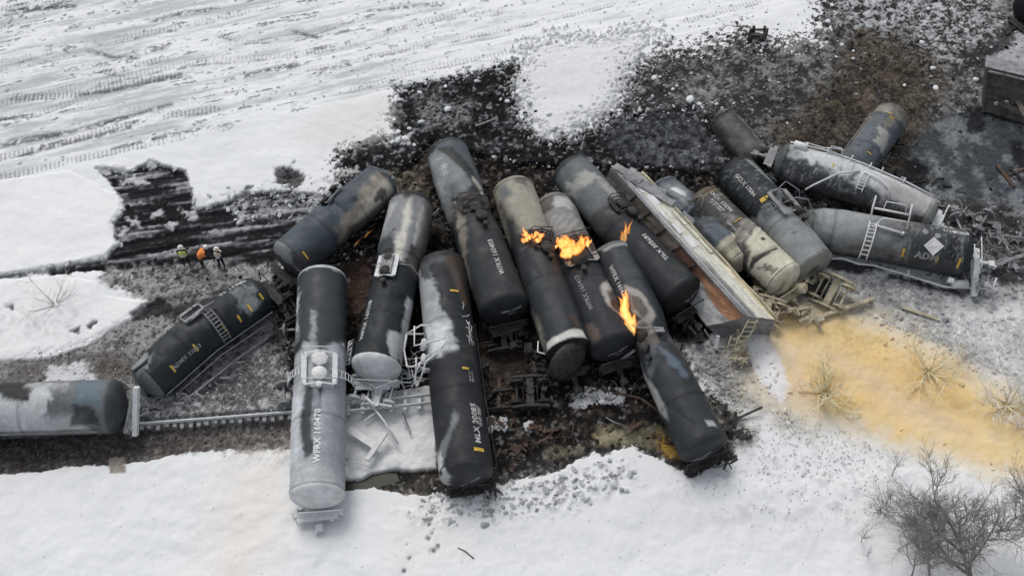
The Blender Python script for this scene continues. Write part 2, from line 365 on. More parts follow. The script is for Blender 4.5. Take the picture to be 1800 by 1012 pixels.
# -- clean snow lying on the left, with holes
for bl in ([(-400, 350), (0, 318), (120, 300), (180, 330), (214, 350), (206, 376), (192, 392), (204, 428), (184, 450), (80, 470), (-20, 486), (-400, 500)],
           [(-400, 500), (0, 496), (90, 484), (170, 496), (188, 520), (262, 530), (246, 552), (205, 572), (150, 606), (90, 628), (0, 634), (-400, 700)]):
    m = zone(bl, .08, .20); mixc(m, (.79, .80, .80)); Z += m*.10
for bl in ([(120, 578), (142, 572), (138, 586), (120, 584)], [(150, 572), (170, 566), (160, 580)], [(5, 540), (25, 534), (22, 546)], [(250, 536), (290, 524), (300, 545), (235, 562), (230, 552)],
           [(85, 472), (130, 466), (125, 482), (88, 482)]):
    m = zone(bl, .10, .35); mixc(m*.9, (.03, .03, .033)); Z -= .2*m
mixc(zone([(60, 520), (120, 540), (200, 575), (100, 600), (-40, 590), (-40, 540)], 1, 1)*sstep(0, .16, nC)*.35, (.45, .45, .45))
mixc(zone([(90, 640), (150, 640), (170, 670), (70, 672)], .2, .6), (.62, .63, .64))
# -- snow spur reaching down into the burnt strip
spur = zone([(930, 80), (1150, 50), (1130, 100), (1085, 180), (1050, 205), (1000, 240), (950, 238), (920, 190), (910, 150)], 1.2, 1.2, 1.0)
mixc(spur*(.55+.45*sstep(-.15, .1, -speck2-.5*nC)), (.69, .70, .705)); Z += spur*.2
mixc(zone([(560, 200), (660, 170), (690, 190), (680, 235), (600, 260), (520, 240)], 1.2, .6)*.6, (.68, .67, .62))
for cx, cy in ((700, 245), (560, 345), (610, 300), (590, 320)):
    mixc(zone([(cx-22, cy-6), (cx+18, cy-9), (cx+20, cy+8), (cx-16, cy+10)], .1, .6)*.8, (.50, .50, .50))
# -- dark wreck floor under and between the cars
floor_ = zone([(480, 480), (560, 420), (640, 360), (760, 240), (900, 280), (1240, 300), (1420, 430), (1350, 500), (1240, 600), (1200, 610), (1240, 700), (1290, 750), (1290, 800), (1215, 835), (1150, 800),
               (1108, 784), (1065, 798), (1040, 795), (980, 826), (925, 838), (880, 850), (760, 872), (650, 856), (610, 840), (600, 740), (520, 720), (500, 600)], .10, .35)
mixc(floor_, two((.010, .009, .0085), (.060, .047, .038), fbm(X*2.2, Y*2.2, 5, 71, .65)-.5+.3*nC, -.02, .3))
Z += floor_*(-.38+.26*nB+.12*nC)
mixc(floor_*sstep(.17, .24, nC+.3*speck)*.55, (.24, .24, .24))
mixc(zone([(560, 460), (640, 450), (660, 520), (600, 560), (560, 560)], .3, .5)*.8, (.07, .045, .035))
mixc(zone([(690, 300), (740, 290), (750, 340), (700, 350)], .4, .5)*.9, two((.06, .05, .04), (.22, .19, .15), nC, -.2, .2))
mixc(zone([(850, 590), (930, 580), (960, 660), (900, 690), (850, 680)], .5, .5)*.7, (.055, .040, .032))
for bl, c, k in (([(1040, 755), (1090, 752), (1100, 768), (1050, 776)], (.36, .32, .19), .85), ([(1050, 745), (1190, 740), (1200, 770), (1140, 785), (1050, 780)], (.22, .20, .13), .55),
                 ([(1158, 755), (1180, 765), (1200, 800), (1175, 800), (1155, 775)], (.36, .22, .035), .9), ([(960, 785), (1020, 778), (1030, 790), (960, 802)], (.20, .18, .12), .6)):
    mixc(zone(bl, .25, .45)*k, c)
mixc(zone([(1010, 690), (1050, 680), (1100, 682), (1090, 700), (1010, 706)], .2, .5)*sstep(-.1, .1, nC)*.9, (.55, .56, .55))
frost = zone([(600, 690), (640, 690), (762, 672), (768, 820), (730, 824), (692, 822), (655, 828), (634, 840), (604, 842), (600, 800)], .10, .12)
mixc(frost, (.70, .71, .71)); mixc(frost*sstep(.02, .2, nB)*.4, (.5, .51, .51)); Z += frost*(.22-.05*nB)
pond = zone([(600, 838), (634, 841), (653, 829), (694, 825), (699, 838), (670, 848), (645, 858), (600, 862)], .05, .06)
Z = Z*(1-pond)-.75*pond; mixc(pond, (.08, .08, .07))
# -- right side: frosted rubble ground fading to snow, the ochre spill, the white mound
rf = zone([(1190, 600), (1260, 590), (1330, 560), (1430, 470), (1560, 485), (1720, 510), (1900, 450), (2400, 420), (2400, 900), (1800, 830), (1500, 720), (1300, 740), (1250, 700)], .8, .9)
mixc(rf, two((.27, .275, .28), (.66, .665, .66), fbm(X*1.5, Y*1.5, 5, 81, .65)-.5+.45*nC+.035*(X-20)-.055*(Y+4), -.15, .28))
Z += rf*(.10*nB+.05*nC)
hv = zone([(1440, 455), (1700, 500), (1790, 480), (2100, 470), (2100, 520), (1700, 545), (1500, 560), (1420, 520)], .8, .9)
mixc(hv*.6, two((.14, .14, .145), (.40, .41, .41), grav+nB*.4, -.15, .25))
for bl in ([(1440, 450), (1560, 470), (1500, 480), (1440, 470)], [(1740, 480), (1830, 470), (1830, 500), (1760, 505)], [(1560, 480), (1700, 515), (1690, 520), (1560, 490)]):
    mixc(zone(bl, .2, .5)*.9, (.025, .025, .028))
mixc(zone([(1215, 620), (1290, 630), (1310, 700), (1260, 720), (1220, 680)], .6, .8)*sstep(-.02, .12, nC+speck*.5)*.75, (.15, .15, .15))
mixc(zone([(1240, 700), (1300, 715), (1330, 770), (1290, 800), (1250, 760)], .3, .6)*.8, two((.05, .048, .045), (.50, .47, .40), nC, -.12, .15))
spill0 = zone([(1290, 600), (1350, 545), (1480, 535), (1600, 570), (1720, 650), (1900, 750), (2300, 900), (2300, 1010), (1820, 850), (1640, 800), (1480, 760), (1380, 735), (1300, 690)], 1.5, .8)
mixc(spill0*.85, two((.70, .61, .44), (.74, .66, .52), nA, -.2, .2))
spill = zone([(1360, 560), (1450, 552), (1550, 585), (1640, 630), (1720, 670), (1790, 715), (1900, 765), (2300, 900), (2300, 1010), (1850, 852), (1700, 812), (1580, 772), (1500, 735), (1400, 705), (1340, 640)], 1.3, .6)
mixc(spill*(.80+.5*np.clip(nB+nC*.5, -.4, .3)), two((.78, .53, .20), (.80, .61, .30), nA+nB*.4, -.25, .25))
mixc(zone([(1420, 620), (1500, 660), (1570, 720), (1700, 770), (1680, 745), (1590, 690), (1480, 620)], 1.3, .7)*.6, (.66, .54, .42))
mixc(zone([(1385, 580), (1440, 570), (1480, 590), (1430, 610)], .5, .6)*.5, (.66, .46, .22))
mixc(zone([(1470, 560), (1540, 585), (1620, 640), (1560, 640), (1470, 600)], 1, .9)*sstep(0.02, .2, nC+nB*.6)*.45, (.5, .38, .18))
mound = sdf(poly_m([(1304, 606), (1314, 586), (1345, 584), (1372, 625), (1392, 680), (1375, 712), (1335, 680)]), X, Y)
mixc(sstep(-.1, .3, mound+.5*nC), (.85, .845, .84)); Z += .45*sstep(-.8, 1.4, mound)
mixc(zone([(1330, 590), (1360, 580), (1400, 620), (1450, 740), (1390, 720), (1380, 650)], .8, .7)*.5, (.74, .64, .54))
# -- clean snow in the foreground, faint tan stains, specks
mixc(zone([(400, 820), (500, 800), (510, 900), (440, 1040), (360, 1040)], 2.2, .8)*.55, (.80, .73, .65))
mixc(zone([(700, 880), (780, 870), (800, 960), (700, 1000)], 2.2, .8)*.3, (.78, .73, .66))
mixc(zone([(860, 870), (1110, 800), (1180, 830), (1240, 850), (1500, 900), (1300, 960), (900, 960)], 2.5, 1)*.22, (.55, .56, .57))
dirty = zone([(1190, 850), (1290, 800), (1330, 740), (1500, 760), (1600, 830), (1560, 930), (1400, 930), (1250, 900)], 1.6, 1.2)
mixc(dirty*sstep(.0, .3, nC+.6*nB)*.35, (.35, .35, .35))
mixc(dirty*(white > .985)*.8, (.10, .095, .09))
lip = zone([(760, 845), (870, 850), (1000, 830), (1110, 800), (1120, 850), (900, 910), (730, 910)], .7, .8)
mixc(lip*sstep(.06, .2, nC+speck*.5)*.7, (.12, .12, .12)); Z += lip*(.22*nB+.10*nC+.08)
prints = [(757, 900), (759, 912), (755, 922), (760, 935), (752, 945), (770, 960), (762, 968), (757, 970), (1038, 887), (715, 958), (720, 980), (710, 1003)]
for x, y in prints:
    c = G(x, y); dd = np.hypot(X-c[0], (Y-c[1])); mixc(sstep(.17, .03, dd+.35*nC)*.8, (.08, .08, .09)); Z -= .08*sstep(.2, .0, dd)
foot = zone([(-400, 880), (0, 835), (200, 826), (330, 800), (510, 795), (516, 900), (760, 900), (1200, 850), (1700, 820), (2000, 1400), (-400, 1400)], .5, .4)
Z += foot*(.16*fbm(X*.7, Y*.7, 4, 91)+.025*nC+.06*nB)
mixc(foot*(white > .9985)*.6, (.25, .24, .22))
# -- coarse grains everywhere dirt shows
dirtm = 1-np.clip((colr.mean(-1)-.15)/.45, 0, 1)
Z += dirtm*(.035*(white-.5)+.014*nD)*(np.abs(X) < 42)
colr *= (1+(.5*dirtm+.012)*(RNG.random(X.shape)-.5))[..., None]
colr = np.clip(colr, .004, .86)*(1-.0*X[..., None])
far = np.maximum(np.abs(X)-60, np.abs(Y)-60); Z = np.where(far > 0, Z*.3, Z)
ny_, nx_ = X.shape
idx = np.arange(ny_*nx_).reshape(ny_, nx_)
Fq = np.stack([idx[:-1, :-1], idx[:-1, 1:], idx[1:, 1:], idx[1:, :-1]], -1).reshape(-1, 4)
gme = mesh_from('ground', np.stack([X, Y, Z], -1).reshape(-1, 3), Fq, M['ground'], True, colr.reshape(-1, 3))
tag(link_mesh('ground', gme), kind='structure')
def ground_z(x, y):
    i = int(np.clip(np.searchsorted(gx, x), 1, len(gx)-1)); j = int(np.clip(np.searchsorted(gy, y), 1, len(gy)-1)); return float(Z[j, i])
def GG(x, y, dz=0.0):                          # the point of the ground under a pixel of the survey
    p = G(x, y, 0.0)
    for _ in range(2): p = G(x, y, ground_z(p[0], p[1])+dz)
    return Vector(p)
m, t, b = mat_base('meltwater', .08, .5); b.inputs['Base Color'].default_value = (.055, .058, .045, 1)
bump(t, b, nz(t, coords(t), 6, 3), .08, .01); b.inputs['Specular IOR Level'].default_value = .12; b.inputs['Roughness'].default_value = .25; M['water'] = m
wb = MB(); a = [G(x, y, -.42) for x, y in ((590, 820), (720, 815), (725, 865), (590, 885))]; wb.add(a, [(3, 2, 1, 0)])
tag(wb.build('meltwater_pool', M['water']), kind='structure')

# ------------------------------------------------------------------ tank cars
DARK = (.023, .028, .032); BLK = (.018, .019, .021); SOOT = (.05, .05, .052); GREY = (.14, .15, .16); STEEL = (.22, .23, .23)
PALE = (.40, .41, .41); FROST = (.52, .545, .56); WHT = (.66, .68, .69); TAN = (.30, .27, .22); CREAM = (.46, .43, .34); BRN = (.085, .058, .042); BLUE = (.12, .155, .185)
def catmull(P, n):
    P = [Vector(p) for p in P]
    if len(P) == 2: P = [P[0], (P[0]+P[1])/2, P[1]]
    E = [P[0]*2-P[1]]+P+[P[-1]*2-P[-2]]; fine = []
    for i in range(1, len(E)-2):
        for k in range(24):
            t = k/24; a, b, c, e = E[i-1], E[i], E[i+1], E[i+2]
            fine.append(.5*((2*b)+(c-a)*t+(2*a-5*b+4*c-e)*t*t+(3*b-a-3*c+e)*t**3))
    fine.append(P[-1]); L = [0]
    for i in range(1, len(fine)): L.append(L[-1]+(fine[i]-fine[i-1]).length)
    out = []; j = 0
    for k in range(n):
        s = L[-1]*k/(n-1)
        while j < len(L)-2 and L[j+1] < s: j += 1
        t = (s-L[j])/max(1e-9, L[j+1]-L[j]); out.append(fine[j].lerp(fine[j+1], t))
    return out, L[-1]
class Tank:
    NS, NT = 150, 72
    def __init__(s, ctrl, rad, label, base=DARK, patches=(), rsc=None, dent=.04, ripples=(), folds=(), seams=(.33, .66), heads=(True, True),
                 headcol=(None, None), headpatches=(), group='derailed tank cars', cat='tank car', seed=1, name='tank_car', roll=0, hdepth=.42, specks=None):
        s.ctrl = [GV(*c) for c in ctrl]; s.R = rad; s.rsc = rsc; s.seed = seed; s.dent = dent; s.ripples = ripples; s.folds = folds; s.hd = hdepth; s.specks = specks
        s.C, s.L = catmull(s.ctrl, s.NS)
        mid = s.C[s.NS//2]; s.root = empty(name, (mid.x, mid.y, max(0, mid.z-rad)), label, cat, group)
        s.seams = seams
        C = np.array([list(c) for c in s.C]); A = np.gradient(C, axis=0); A /= np.linalg.norm(A, axis=1)[:, None]
        U = np.array([0, 0, 1.])-A*A[:, 2:3]; U /= np.linalg.norm(U, axis=1)[:, None]; Rv = np.cross(U, A)
        s.Cn, s.A, s.U, s.Rv = C, A, U, Rv
        S, TH = np.meshgrid(np.linspace(0, 1, s.NS), np.linspace(-180, 180, s.NT+1)[:-1], indexing='ij')
        V = s.surf(S, TH, 0)
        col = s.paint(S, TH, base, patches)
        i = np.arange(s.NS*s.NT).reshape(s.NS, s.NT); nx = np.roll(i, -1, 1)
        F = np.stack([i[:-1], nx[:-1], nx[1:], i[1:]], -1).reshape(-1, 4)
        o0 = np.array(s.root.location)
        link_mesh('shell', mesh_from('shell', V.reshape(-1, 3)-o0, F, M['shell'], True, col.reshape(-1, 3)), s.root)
        for e, on in enumerate(heads):
            if on: s.head(e, headcol[e] or base, [p for p in headpatches if p[0] == e])
    def frame(s, f):
        k = np.clip(np.asarray(f, float), 0, 1)*(s.NS-1); a = np.floor(k).astype(int); b = np.minimum(a+1, s.NS-1); t = (k-a)[..., None]
        g = lambda Q: Q[a]*(1-t)+Q[b]*t
        return g(s.Cn), g(s.A), g(s.U), g(s.Rv)
    def rad(s, S, TH):
        r = np.full(np.shape(S), s.R, float)
        if s.rsc is not None: r = r*np.interp(S, [a for a, b in s.rsc], [b for a, b in s.rsc])
        th = np.radians(TH); cx = np.cos(th)*2.0; sx = np.sin(th)*2.0; z = S*s.L
        n = fbm(z*.35+cx, z*.12+sx+7, 3, s.seed)-.5
        n2 = fbm(z*1.1+cx*1.5, sx*1.5-z*.3, 3, s.seed+3)-.5
        r = r + s.dent*(2.2*n+.8*n2)
        for (s0, s1, t0, t1, amp, wl, dg) in s.ripples:      # s in fractions, wavelength in metres, dg tilts the folds
            m = sstep(s0-.04, s0+.04, S)*sstep(s1+.04, s1-.04, S)*sstep(t0-12, t0+12, TH)*sstep(t1+12, t1-12, TH)
            w = np.sin((z+dg*TH/57.3*s.R+.35*n2)*2*math.pi/wl); r = r+m*amp*(w*.5+.5*np.abs(w))
        for (sc, tc, ls, lt, amp) in s.folds:
            q = ((S-sc)*s.L/ls)**2+(((TH-tc+180) % 360-180)/57.3*s.R/lt)**2; r = r+amp*np.exp(-q)*(1+.5*np.sin(q*3+n2*8))
        rg = random.Random(s.seed*7+1)
        for _ in range(7):
            f0, t0, ln, wd, dp, sk = rg.uniform(.05, .95), rg.uniform(-90, 90), rg.uniform(.25, .9), rg.uniform(.10, .30), rg.uniform(.02, .06)*(1+8*s.dent), rg.uniform(-1, 1)
            a_ = (S-f0)*s.L; b_ = (((TH-t0+180) % 360)-180)/57.3*s.R; q1 = (a_+sk*b_)/ln; q2 = (b_-sk*a_)/wd; r = r-dp*np.exp(-q1*q1-np.abs(q2)**1.3)
        for q in s.seams: r = r+.022*np.exp(-(((S-q)*s.L)/.045)**2)
        for q in (.004, .996): r = r+.03*np.exp(-(((S-q)*s.L)/.08)**2)
        return r
    def surf(s, S, TH, off=0.0):
        S = np.asarray(S, float); TH = np.asarray(TH, float); c, a, u, rv = s.frame(S); th = np.radians(TH)[..., None]
        r = (s.rad(S, TH)+off)[..., None]; return c+(u*np.cos(th)+rv*np.sin(th))*r
    def p(s, f, th, off=0.0): return Vector(s.surf(np.array([f]), np.array([th]), off)[0])
    def paint(s, S, TH, base, patches):
        z = S*s.L; w = TH/57.3*s.R
        n = fbm(z*.8, w*.8+50, 4, s.seed+5)-.5; n2 = fbm(z*2.6, w*2.6+50, 4, s.seed+6)-.5; n3 = fbm(z*5, w*.8+50, 3, s.seed+8)-.5; n4 = fbm(z*7, w*7+50, 3, s.seed+9)-.5
        col = np.zeros(S.shape+(3,)); col[:] = base; col *= (1+.45*n+.22*n2+.25*n3)[..., None]
        rust = sstep(.12, .3, n2+.4*n)*.35; col = col*(1-rust[..., None])+np.array((.07, .062, .055))*rust[..., None]
        for pt in patches:
            P, c, soft, rag = pt[:4]; k = pt[4] if len(pt) > 4 else 1.0
            Q = np.array([(a*s.L, b/57.3*s.R) for a, b in P]); m = sstep(-soft*1.25, soft*1.25, sdf(Q, z, w)+rag*2*(n*.7+n2*.7+n3*.35+n4*.35))*k
            if len(pt) > 5: m = m*sstep(-.05, .12, np.sin((z+pt[5][1]*w+.6*n)*2*math.pi/pt[5][0])*.2+n2*.6+pt[5][2])
            cc = np.array(c)*(1+.22*n+.14*n2+.18*n3)[..., None]; col = col*(1-m[..., None])+cc*m[..., None]
        if s.specks:
            n5 = fbm(z*11, w*5+20, 4, s.seed+19, .7)-.5; m = (sstep(s.specks[0]-.10, s.specks[0]+.14, n5+.35*n2+.5*n+.3*n3)*.7*sstep(110, 60, np.abs(TH)))[..., None]; col = col*(1-m)+np.array(s.specks[1])*m
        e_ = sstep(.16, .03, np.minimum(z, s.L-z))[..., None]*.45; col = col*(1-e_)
        for q in s.seams: 
            m = (np.exp(-(((S-q)*s.L)/.10)**2)*.35)[..., None]; col = col*(1-m)
        return np.clip(col, .006, .8)
    def hp(s, e, x, y, off=0.0):               # point on an end head: x along right, y up, metres
        f = float(e); c, a, u, rv = [Vector(q[0]) for q in s.frame(np.array([f]))]; sg = 1 if e else -1
        th = math.degrees(math.atan2(x, y)); rr = float(s.rad(np.array([f]), np.array([th]))[0]); q = min(1, math.hypot(x, y)/rr)
        return c+u*y+rv*x+a*(sg*(s.hd*s.R*math.sqrt(max(0, 1-q*q))+off))
    def head(s, e, col0, hp):
        nr, nt_ = 16, 72; V = []; cols = []; sg = 1 if e else -1
        c, a, u, rv = [q[0] for q in s.frame(np.array([float(e)]))]
        th = np.linspace(-180, 180, nt_+1)[:-1]; rr = s.rad(np.full(nt_, float(e)), th)
        QQ, TT = np.meshgrid(np.sin(np.linspace(1, 0.0, nr)*math.pi/2), np.radians(th), indexing='ij')
        rad_ = QQ*rr[None, :]; x = np.sin(TT)*rad_; y = np.cos(TT)*rad_
        n = fbm(x*1.2+9, y*1.2+e*5, 4, s.seed+11)-.5; n2 = fbm(x*3+9, y*3+e*5, 3, s.seed+12)-.5
        h = s.hd*s.R*np.sqrt(np.clip(1-QQ**2, 0, 1))+s.dent*1.5*n*(1-QQ)
        cc = np.zeros(x.shape+(3,)); cc[:] = col0; cc *= (1+.5*n+.4*n2)[..., None]
        for (_, P, c2, soft, rag) in hp:
            q = np.array(P); m = sstep(-soft, soft, sdf(q, x, y)+rag*2*(n+n2)); cc = cc*(1-m[..., None])+np.array(c2)*(1+.3*n)[..., None]*m[..., None]
            if c2 == 'pit': pass
        V = c+u*y[..., None]+rv*x[..., None]+a*(sg*h)[..., None]
        i = np.arange(nr*nt_).reshape(nr, nt_); nx = np.roll(i, -1, 1)
        F = np.stack([i[:-1], i[1:], nx[1:], nx[:-1]] if not e else [i[:-1], nx[:-1], nx[1:], i[1:]], -1).reshape(-1, 4)
        return link_mesh('end_head', mesh_from('end_head', V.reshape(-1, 3)-np.array(s.root.location), F, M['shell'], True, np.clip(cc, .006, .8).reshape(-1, 3)), s.root)
    # ---- fittings
    def part(s, mb, name, mat, smooth=False): return mb.build(name, M[mat], s.root, smooth)
    def text(s, txt, f, th, size, along=1, mat='letter', stretch=1.0, bold=.012):
        V, F = text_geo(txt, size, bold)
        if not len(V): return
        lx = V[:, 0]*along*stretch; ly = V[:, 1]*along
        P = s.surf(f+lx/s.L, th+np.degrees(ly/s.R), .035)-np.array(s.root.location)
        return link_mesh('lettering', mesh_from('lettering', P, F, M[mat], False), s.root)
    def headtext(s, e, txt, x, y, size, rot=0, mat='letter'):
        V, F = text_geo(txt, size, .008); cr, sr = math.cos(R(rot)), math.sin(R(rot)); P = []
        for v in V:
            q = v[0]*cr-v[1]*sr+x; w = v[0]*sr+v[1]*cr+y; P.append(list(s.hp(e, q, w, .03)-s.root.location))
        return link_mesh('lettering', mesh_from('lettering', P, F, M[mat], False), s.root)
    def stripe(s, f0, f1, t0, t1, mat='yellow', name='reflector_stripe'):
        S, T = np.meshgrid(np.linspace(f0, f1, 4), np.linspace(t0, t1, 6), indexing='ij'); P = s.surf(S, T, .03).reshape(-1, 3)-np.array(s.root.location)
        i = np.arange(24).reshape(4, 6); F = np.stack([i[:-1, :-1], i[:-1, 1:], i[1:, 1:], i[1:, :-1]], -1).reshape(-1, 4)
        link_mesh(name, mesh_from(name, P, F, M[mat], False), s.root)
    def pipe(s, pts, r, mat, name='pipe', n=6): return s.part(MB().tube([s.p(*q) for q in pts], r, n), name, mat, True)
    def ladder(s, f, t0, t1, off0, off1, w=.42, mat='white', rungs=8, r=.032, tilt=0.0):
        T = np.linspace(t0, t1, rungs+2); O = np.linspace(off0, off1, rungs+2); S = f+np.linspace(0, tilt, rungs+2); h = w/2/s.L
        root = None; mb = MB()
        for sg in (-1, 1): mb.tube([s.p(S[k]+sg*h, T[k], O[k]) for k in range(rungs+2)], r, 5)
        root = s.part(mb, 'ladder', mat, True)
        for k in range(1, rungs+1):
            q = MB().tube([s.p(S[k]-h, T[k], O[k]), s.p(S[k]+h, T[k], O[k])], r*.8, 4); q.build('rung', M[mat], root)
    def manway(s, f, th, mat='frost', plat='frost', k=1.0, hw=.75, hl=1.0):
        up = (s.p(f, th, 1)-s.p(f, th, 0)).normalized(); c = s.p(f, th, -.05)
        root = s.part(MB().lathe(c, up, [(0, .38*k), (.22, .38*k), (.24, .46*k), (.32, .46*k), (.36, .40*k), (.42, .16*k), (.44, .02)], 18), 'manway', mat, True)
        for j in range(8):
            a = j*math.pi/4; w = (s.p(f+.01, th)-s.p(f, th)).normalized(); q = up.cross(w); pc = c+(w*math.cos(a)+q*math.sin(a))*.44*k
            MB().lathe(pc+up*.22, up, [(0, .04), (.18, .04)], 6).build('bolt', M[mat], root)
        c2 = s.p(f+1.0/s.L, th, -.05)
        s.part(MB().lathe(c2, up, [(0, .36*k), (.30, .36*k), (.34, .44*k), (.40, .42*k), (.50, .10), (.51, .02)], 16), 'valve_housing', mat, True)
        c3 = s.p(f+1.75/s.L, th, -.03); s.part(MB().lathe(c3, up, [(0, .14), (.3, .14), (.32, .2), (.4, .2), (.42, .08)], 10), 'vent_valve', mat, True)
    def platform(s, f0, f1, th, w, mat='frost', off=.28, rail=True, rh=.75, walk=.34, cross=True):
        d = math.degrees(w/2/s.R)
        for sg in (-1, 1):
            s.part(MB().beam(s.p(f0, th+sg*d, off), s.p(f1, th+sg*d, off), walk, .05, s.p(f0, th, 1)-s.p(f0, th, 0)), 'walkway', mat)
            s.part(MB().beam(s.p(f0, th+sg*d, off-.12), s.p(f1, th+sg*d, off-.12), .06, .16, s.p(f0, th, 1)-s.p(f0, th, 0)), 'bracket', mat)
        if cross:
            for f in (f0, f1): s.part(MB().beam(s.p(f, th-d, off-.03), s.p(f, th, off+.05), .10, .05), 'crossbar', mat); s.part(MB().beam(s.p(f, th, off+.05), s.p(f, th+d, off-.03), .10, .05), 'crossbar', mat)
        if rail:
            for fa in ((f0, f1)):
                s.pipe([(fa, th-d*1.1, off), (fa, th-d*.8, off+rh), (fa, th+d*.8, off+rh), (fa, th+d*1.1, off)], .035, mat, 'railing')
    def loop(s, pts, r=.04, mat='frost', name='railing'): return s.pipe(pts, r, mat, name)
    def endgear(s, e, mat='ash', w=1.25, y=-.9, coup=True, rail=True, out=.95, buckle=0.0, ext=.45):
        c, a, u, rv = [Vector(q[0]) for q in s.frame(np.array([float(e)]))]; a = a*(1 if e else -1)
        B = c+u*(y)+a*ext
        s.part(MB().beam(B-rv*w+a*.35, B+rv*w+a*.35+u*buckle, .28, .16, u), 'end_sill', mat)
        s.part(MB().beam(B-rv*w*.9+a*.62+u*.02, B+rv*w*.75+a*.58+u*(.05+buckle), .35, .04, u), 'end_platform', mat)
        s.part(MB().beam(B-a*1.2-u*.2, B+a*out-u*.2, .34, .34, u), 'draft_sill', mat)
        if coup:
            mb = MB(); q = B+a*out-u*.2; mb.beam(q, q+a*.45, .18, .2, u); mb.beam(q+a*.42-rv*.05, q+a*.80+rv*.02, .40, .30, u)
            mb.beam(q+a*.72-rv*.22, q+a*.92-rv*.18, .10, .28, u); s.part(mb, 'coupler', mat)
        if rail:
            s.part(MB().tube([B-rv*w*1.02+a*.6, B-rv*w*1.02+a*.62+u*.95, B+rv*(.95*w)+a*.62+u*(.9+buckle), B+rv*w+a*.6+u*buckle], .04, 6), 'handrail', mat, True)
            for sg in (-1, 1): s.part(MB().tube([B+rv*(sg*w)+a*.5, B+rv*(sg*w)-u*.6+a*.5, B+rv*(sg*(w-.35))-u*.62+a*.5, B+rv*(sg*(w-.35))+a*.5], .03, 5), 'step', mat, True)
_tc = {}
def text_geo(txt, size, bold=.0):
    if (txt, size) in _tc: return _tc[(txt, size)]
    cu = bpy.data.curves.new('lettering', 'FONT'); cu.body = txt; cu.size = size; cu.align_x = 'CENTER'; cu.align_y = 'CENTER'; cu.offset = bold; cu.resolution_u = 2; cu.space_character = 1.08
    o = bpy.data.objects.new('lettering', cu); COL.objects.link(o); dg = bpy.context.evaluated_depsgraph_get(); me = bpy.data.meshes.new_from_object(o.evaluated_get(dg))
    V = np.array([list(v.co) for v in me.vertices]); F = [tuple(p.vertices) for p in me.polygons]
    bpy.data.objects.remove(o); bpy.data.curves.remove(cu); bpy.data.meshes.remove(me); _tc[(txt, size)] = (V, F); return V, F

# T1: cut by the left edge
T1 = Tank([(-240, 722, 1.3), (0, 719, 1.3), (200, 714, 1.3)], 1.58, 'grey frost-patched tank car lying level at the left edge of the picture', GREY, [
    ([(.40, -70), (.72, -70), (.80, -10), (.74, 30), (.55, 10), (.50, -20), (.45, 20), (.38, 10)], FROST, .15, .5), ([(.0, -90), (.92, -95), (.92, -45), (.0, -40)], FROST, .3, .25, .8),
    ([(.55, 10), (.62, -10), (.70, -12), (.72, 60), (.55, 60)], BLK, .1, .3), ([(.86, -70), (.97, -70), (.95, -25), (.88, -20)], BLK, .08, .3, .8), ([(.88, -20), (.985, -30), (.985, 60), (.88, 60)], BLUE, .1, .2),
    ([(.66, 20), (.84, 10), (.84, 45), (.66, 50)], PALE, .2, .4, .8)], seed=1, headcol=(None, (.06, .065, .07)), dent=.03)
T1.endgear(1, 'ash', 1.5, -.55, out=.6)
T1.pipe([(.2, -86, .12), (.6, -88, .12), (.96, -86, .12)], .05, 'ash', 'side_rail')
T1.part(MB().beam(GV(238, 765, .4), GV(240, 680, 2.6), .28, .35), 'end_post', 'frost')
# T2
T2 = Tank([(262, 668, 1.25), (350, 592, 1.35), (452, 520, 1.35)], 1.46, 'charcoal tank car lying diagonally behind the level one, ladder across its middle', DARK, [
    ([(.0, 5), (.09, 5), (.10, 70), (.0, 70)], (.20, .23, .23), .2, .5), ([(.80, -60), (.93, -65), (.97, -10), (.90, 8), (.82, -2), (.80, -30)], (.17, .19, .20), .12, .7), ([(.40, 0), (.60, -20), (.60, 80), (.36, 80)], (.075, .08, .082), .4, .3)],
    seed=2, rsc=[(0, .93), (.1, 1), (.9, 1), (1, .86)], headcol=((.12, .14, .14), None), folds=[(.05, 35, .7, .9, -.35), (.9, -25, .6, .7, -.22), (.5, 40, .4, .6, -.12)])
T2.ladder(.60, -85, 5, .10, .22, .5, 'ash', 9, .04)
T2.pipe([(.46, 8, .15), (.52, 4, .3), (.60, 8, .4), (.68, 5, .4)], .06, 'ash', 'railing')
T2.pipe([(.42, 35, .1), (.48, 40, .8), (.54, 40, .8), (.56, 32, .1)], .035, 'burnt', 'railing')
T2.platform(.44, .60, 30, .9, 'ash', .22, False, cross=True)
for f, a in ((.14, -50), (.36, -48), (.62, -52), (.75, -55), (.86, -48), (.98, -42)): T2.stripe(f, f+.016, a-10, a+10)
T2.text('ADMX 33823', .28, -50, .36, 1, 'ash'); T2.text('08831 30.', .86, 28, .46, -1)
T2.endgear(0, 'ash', 1.2, -.8); T2.endgear(1, 'burnt', 1.2, -.5)
T2.part(MB().lathe(T2.p(.03, 48, .05), T2.p(.03, 48, 1)-T2.p(.03, 48, 0), [(0, .62), (.10, .62), (.14, .56), (.15, .3)], 20), 'loose_cover', 'ash', True)
T2.pipe([(.0, -96, .12), (.5, -92, .10), (1.0, -96, .25)], .05, 'ash', 'side_rail'); T2.pipe([(.05, -100, .45), (.5, -99, .40), (.9, -104, .45)], .04, 'ash', 'side_rail')
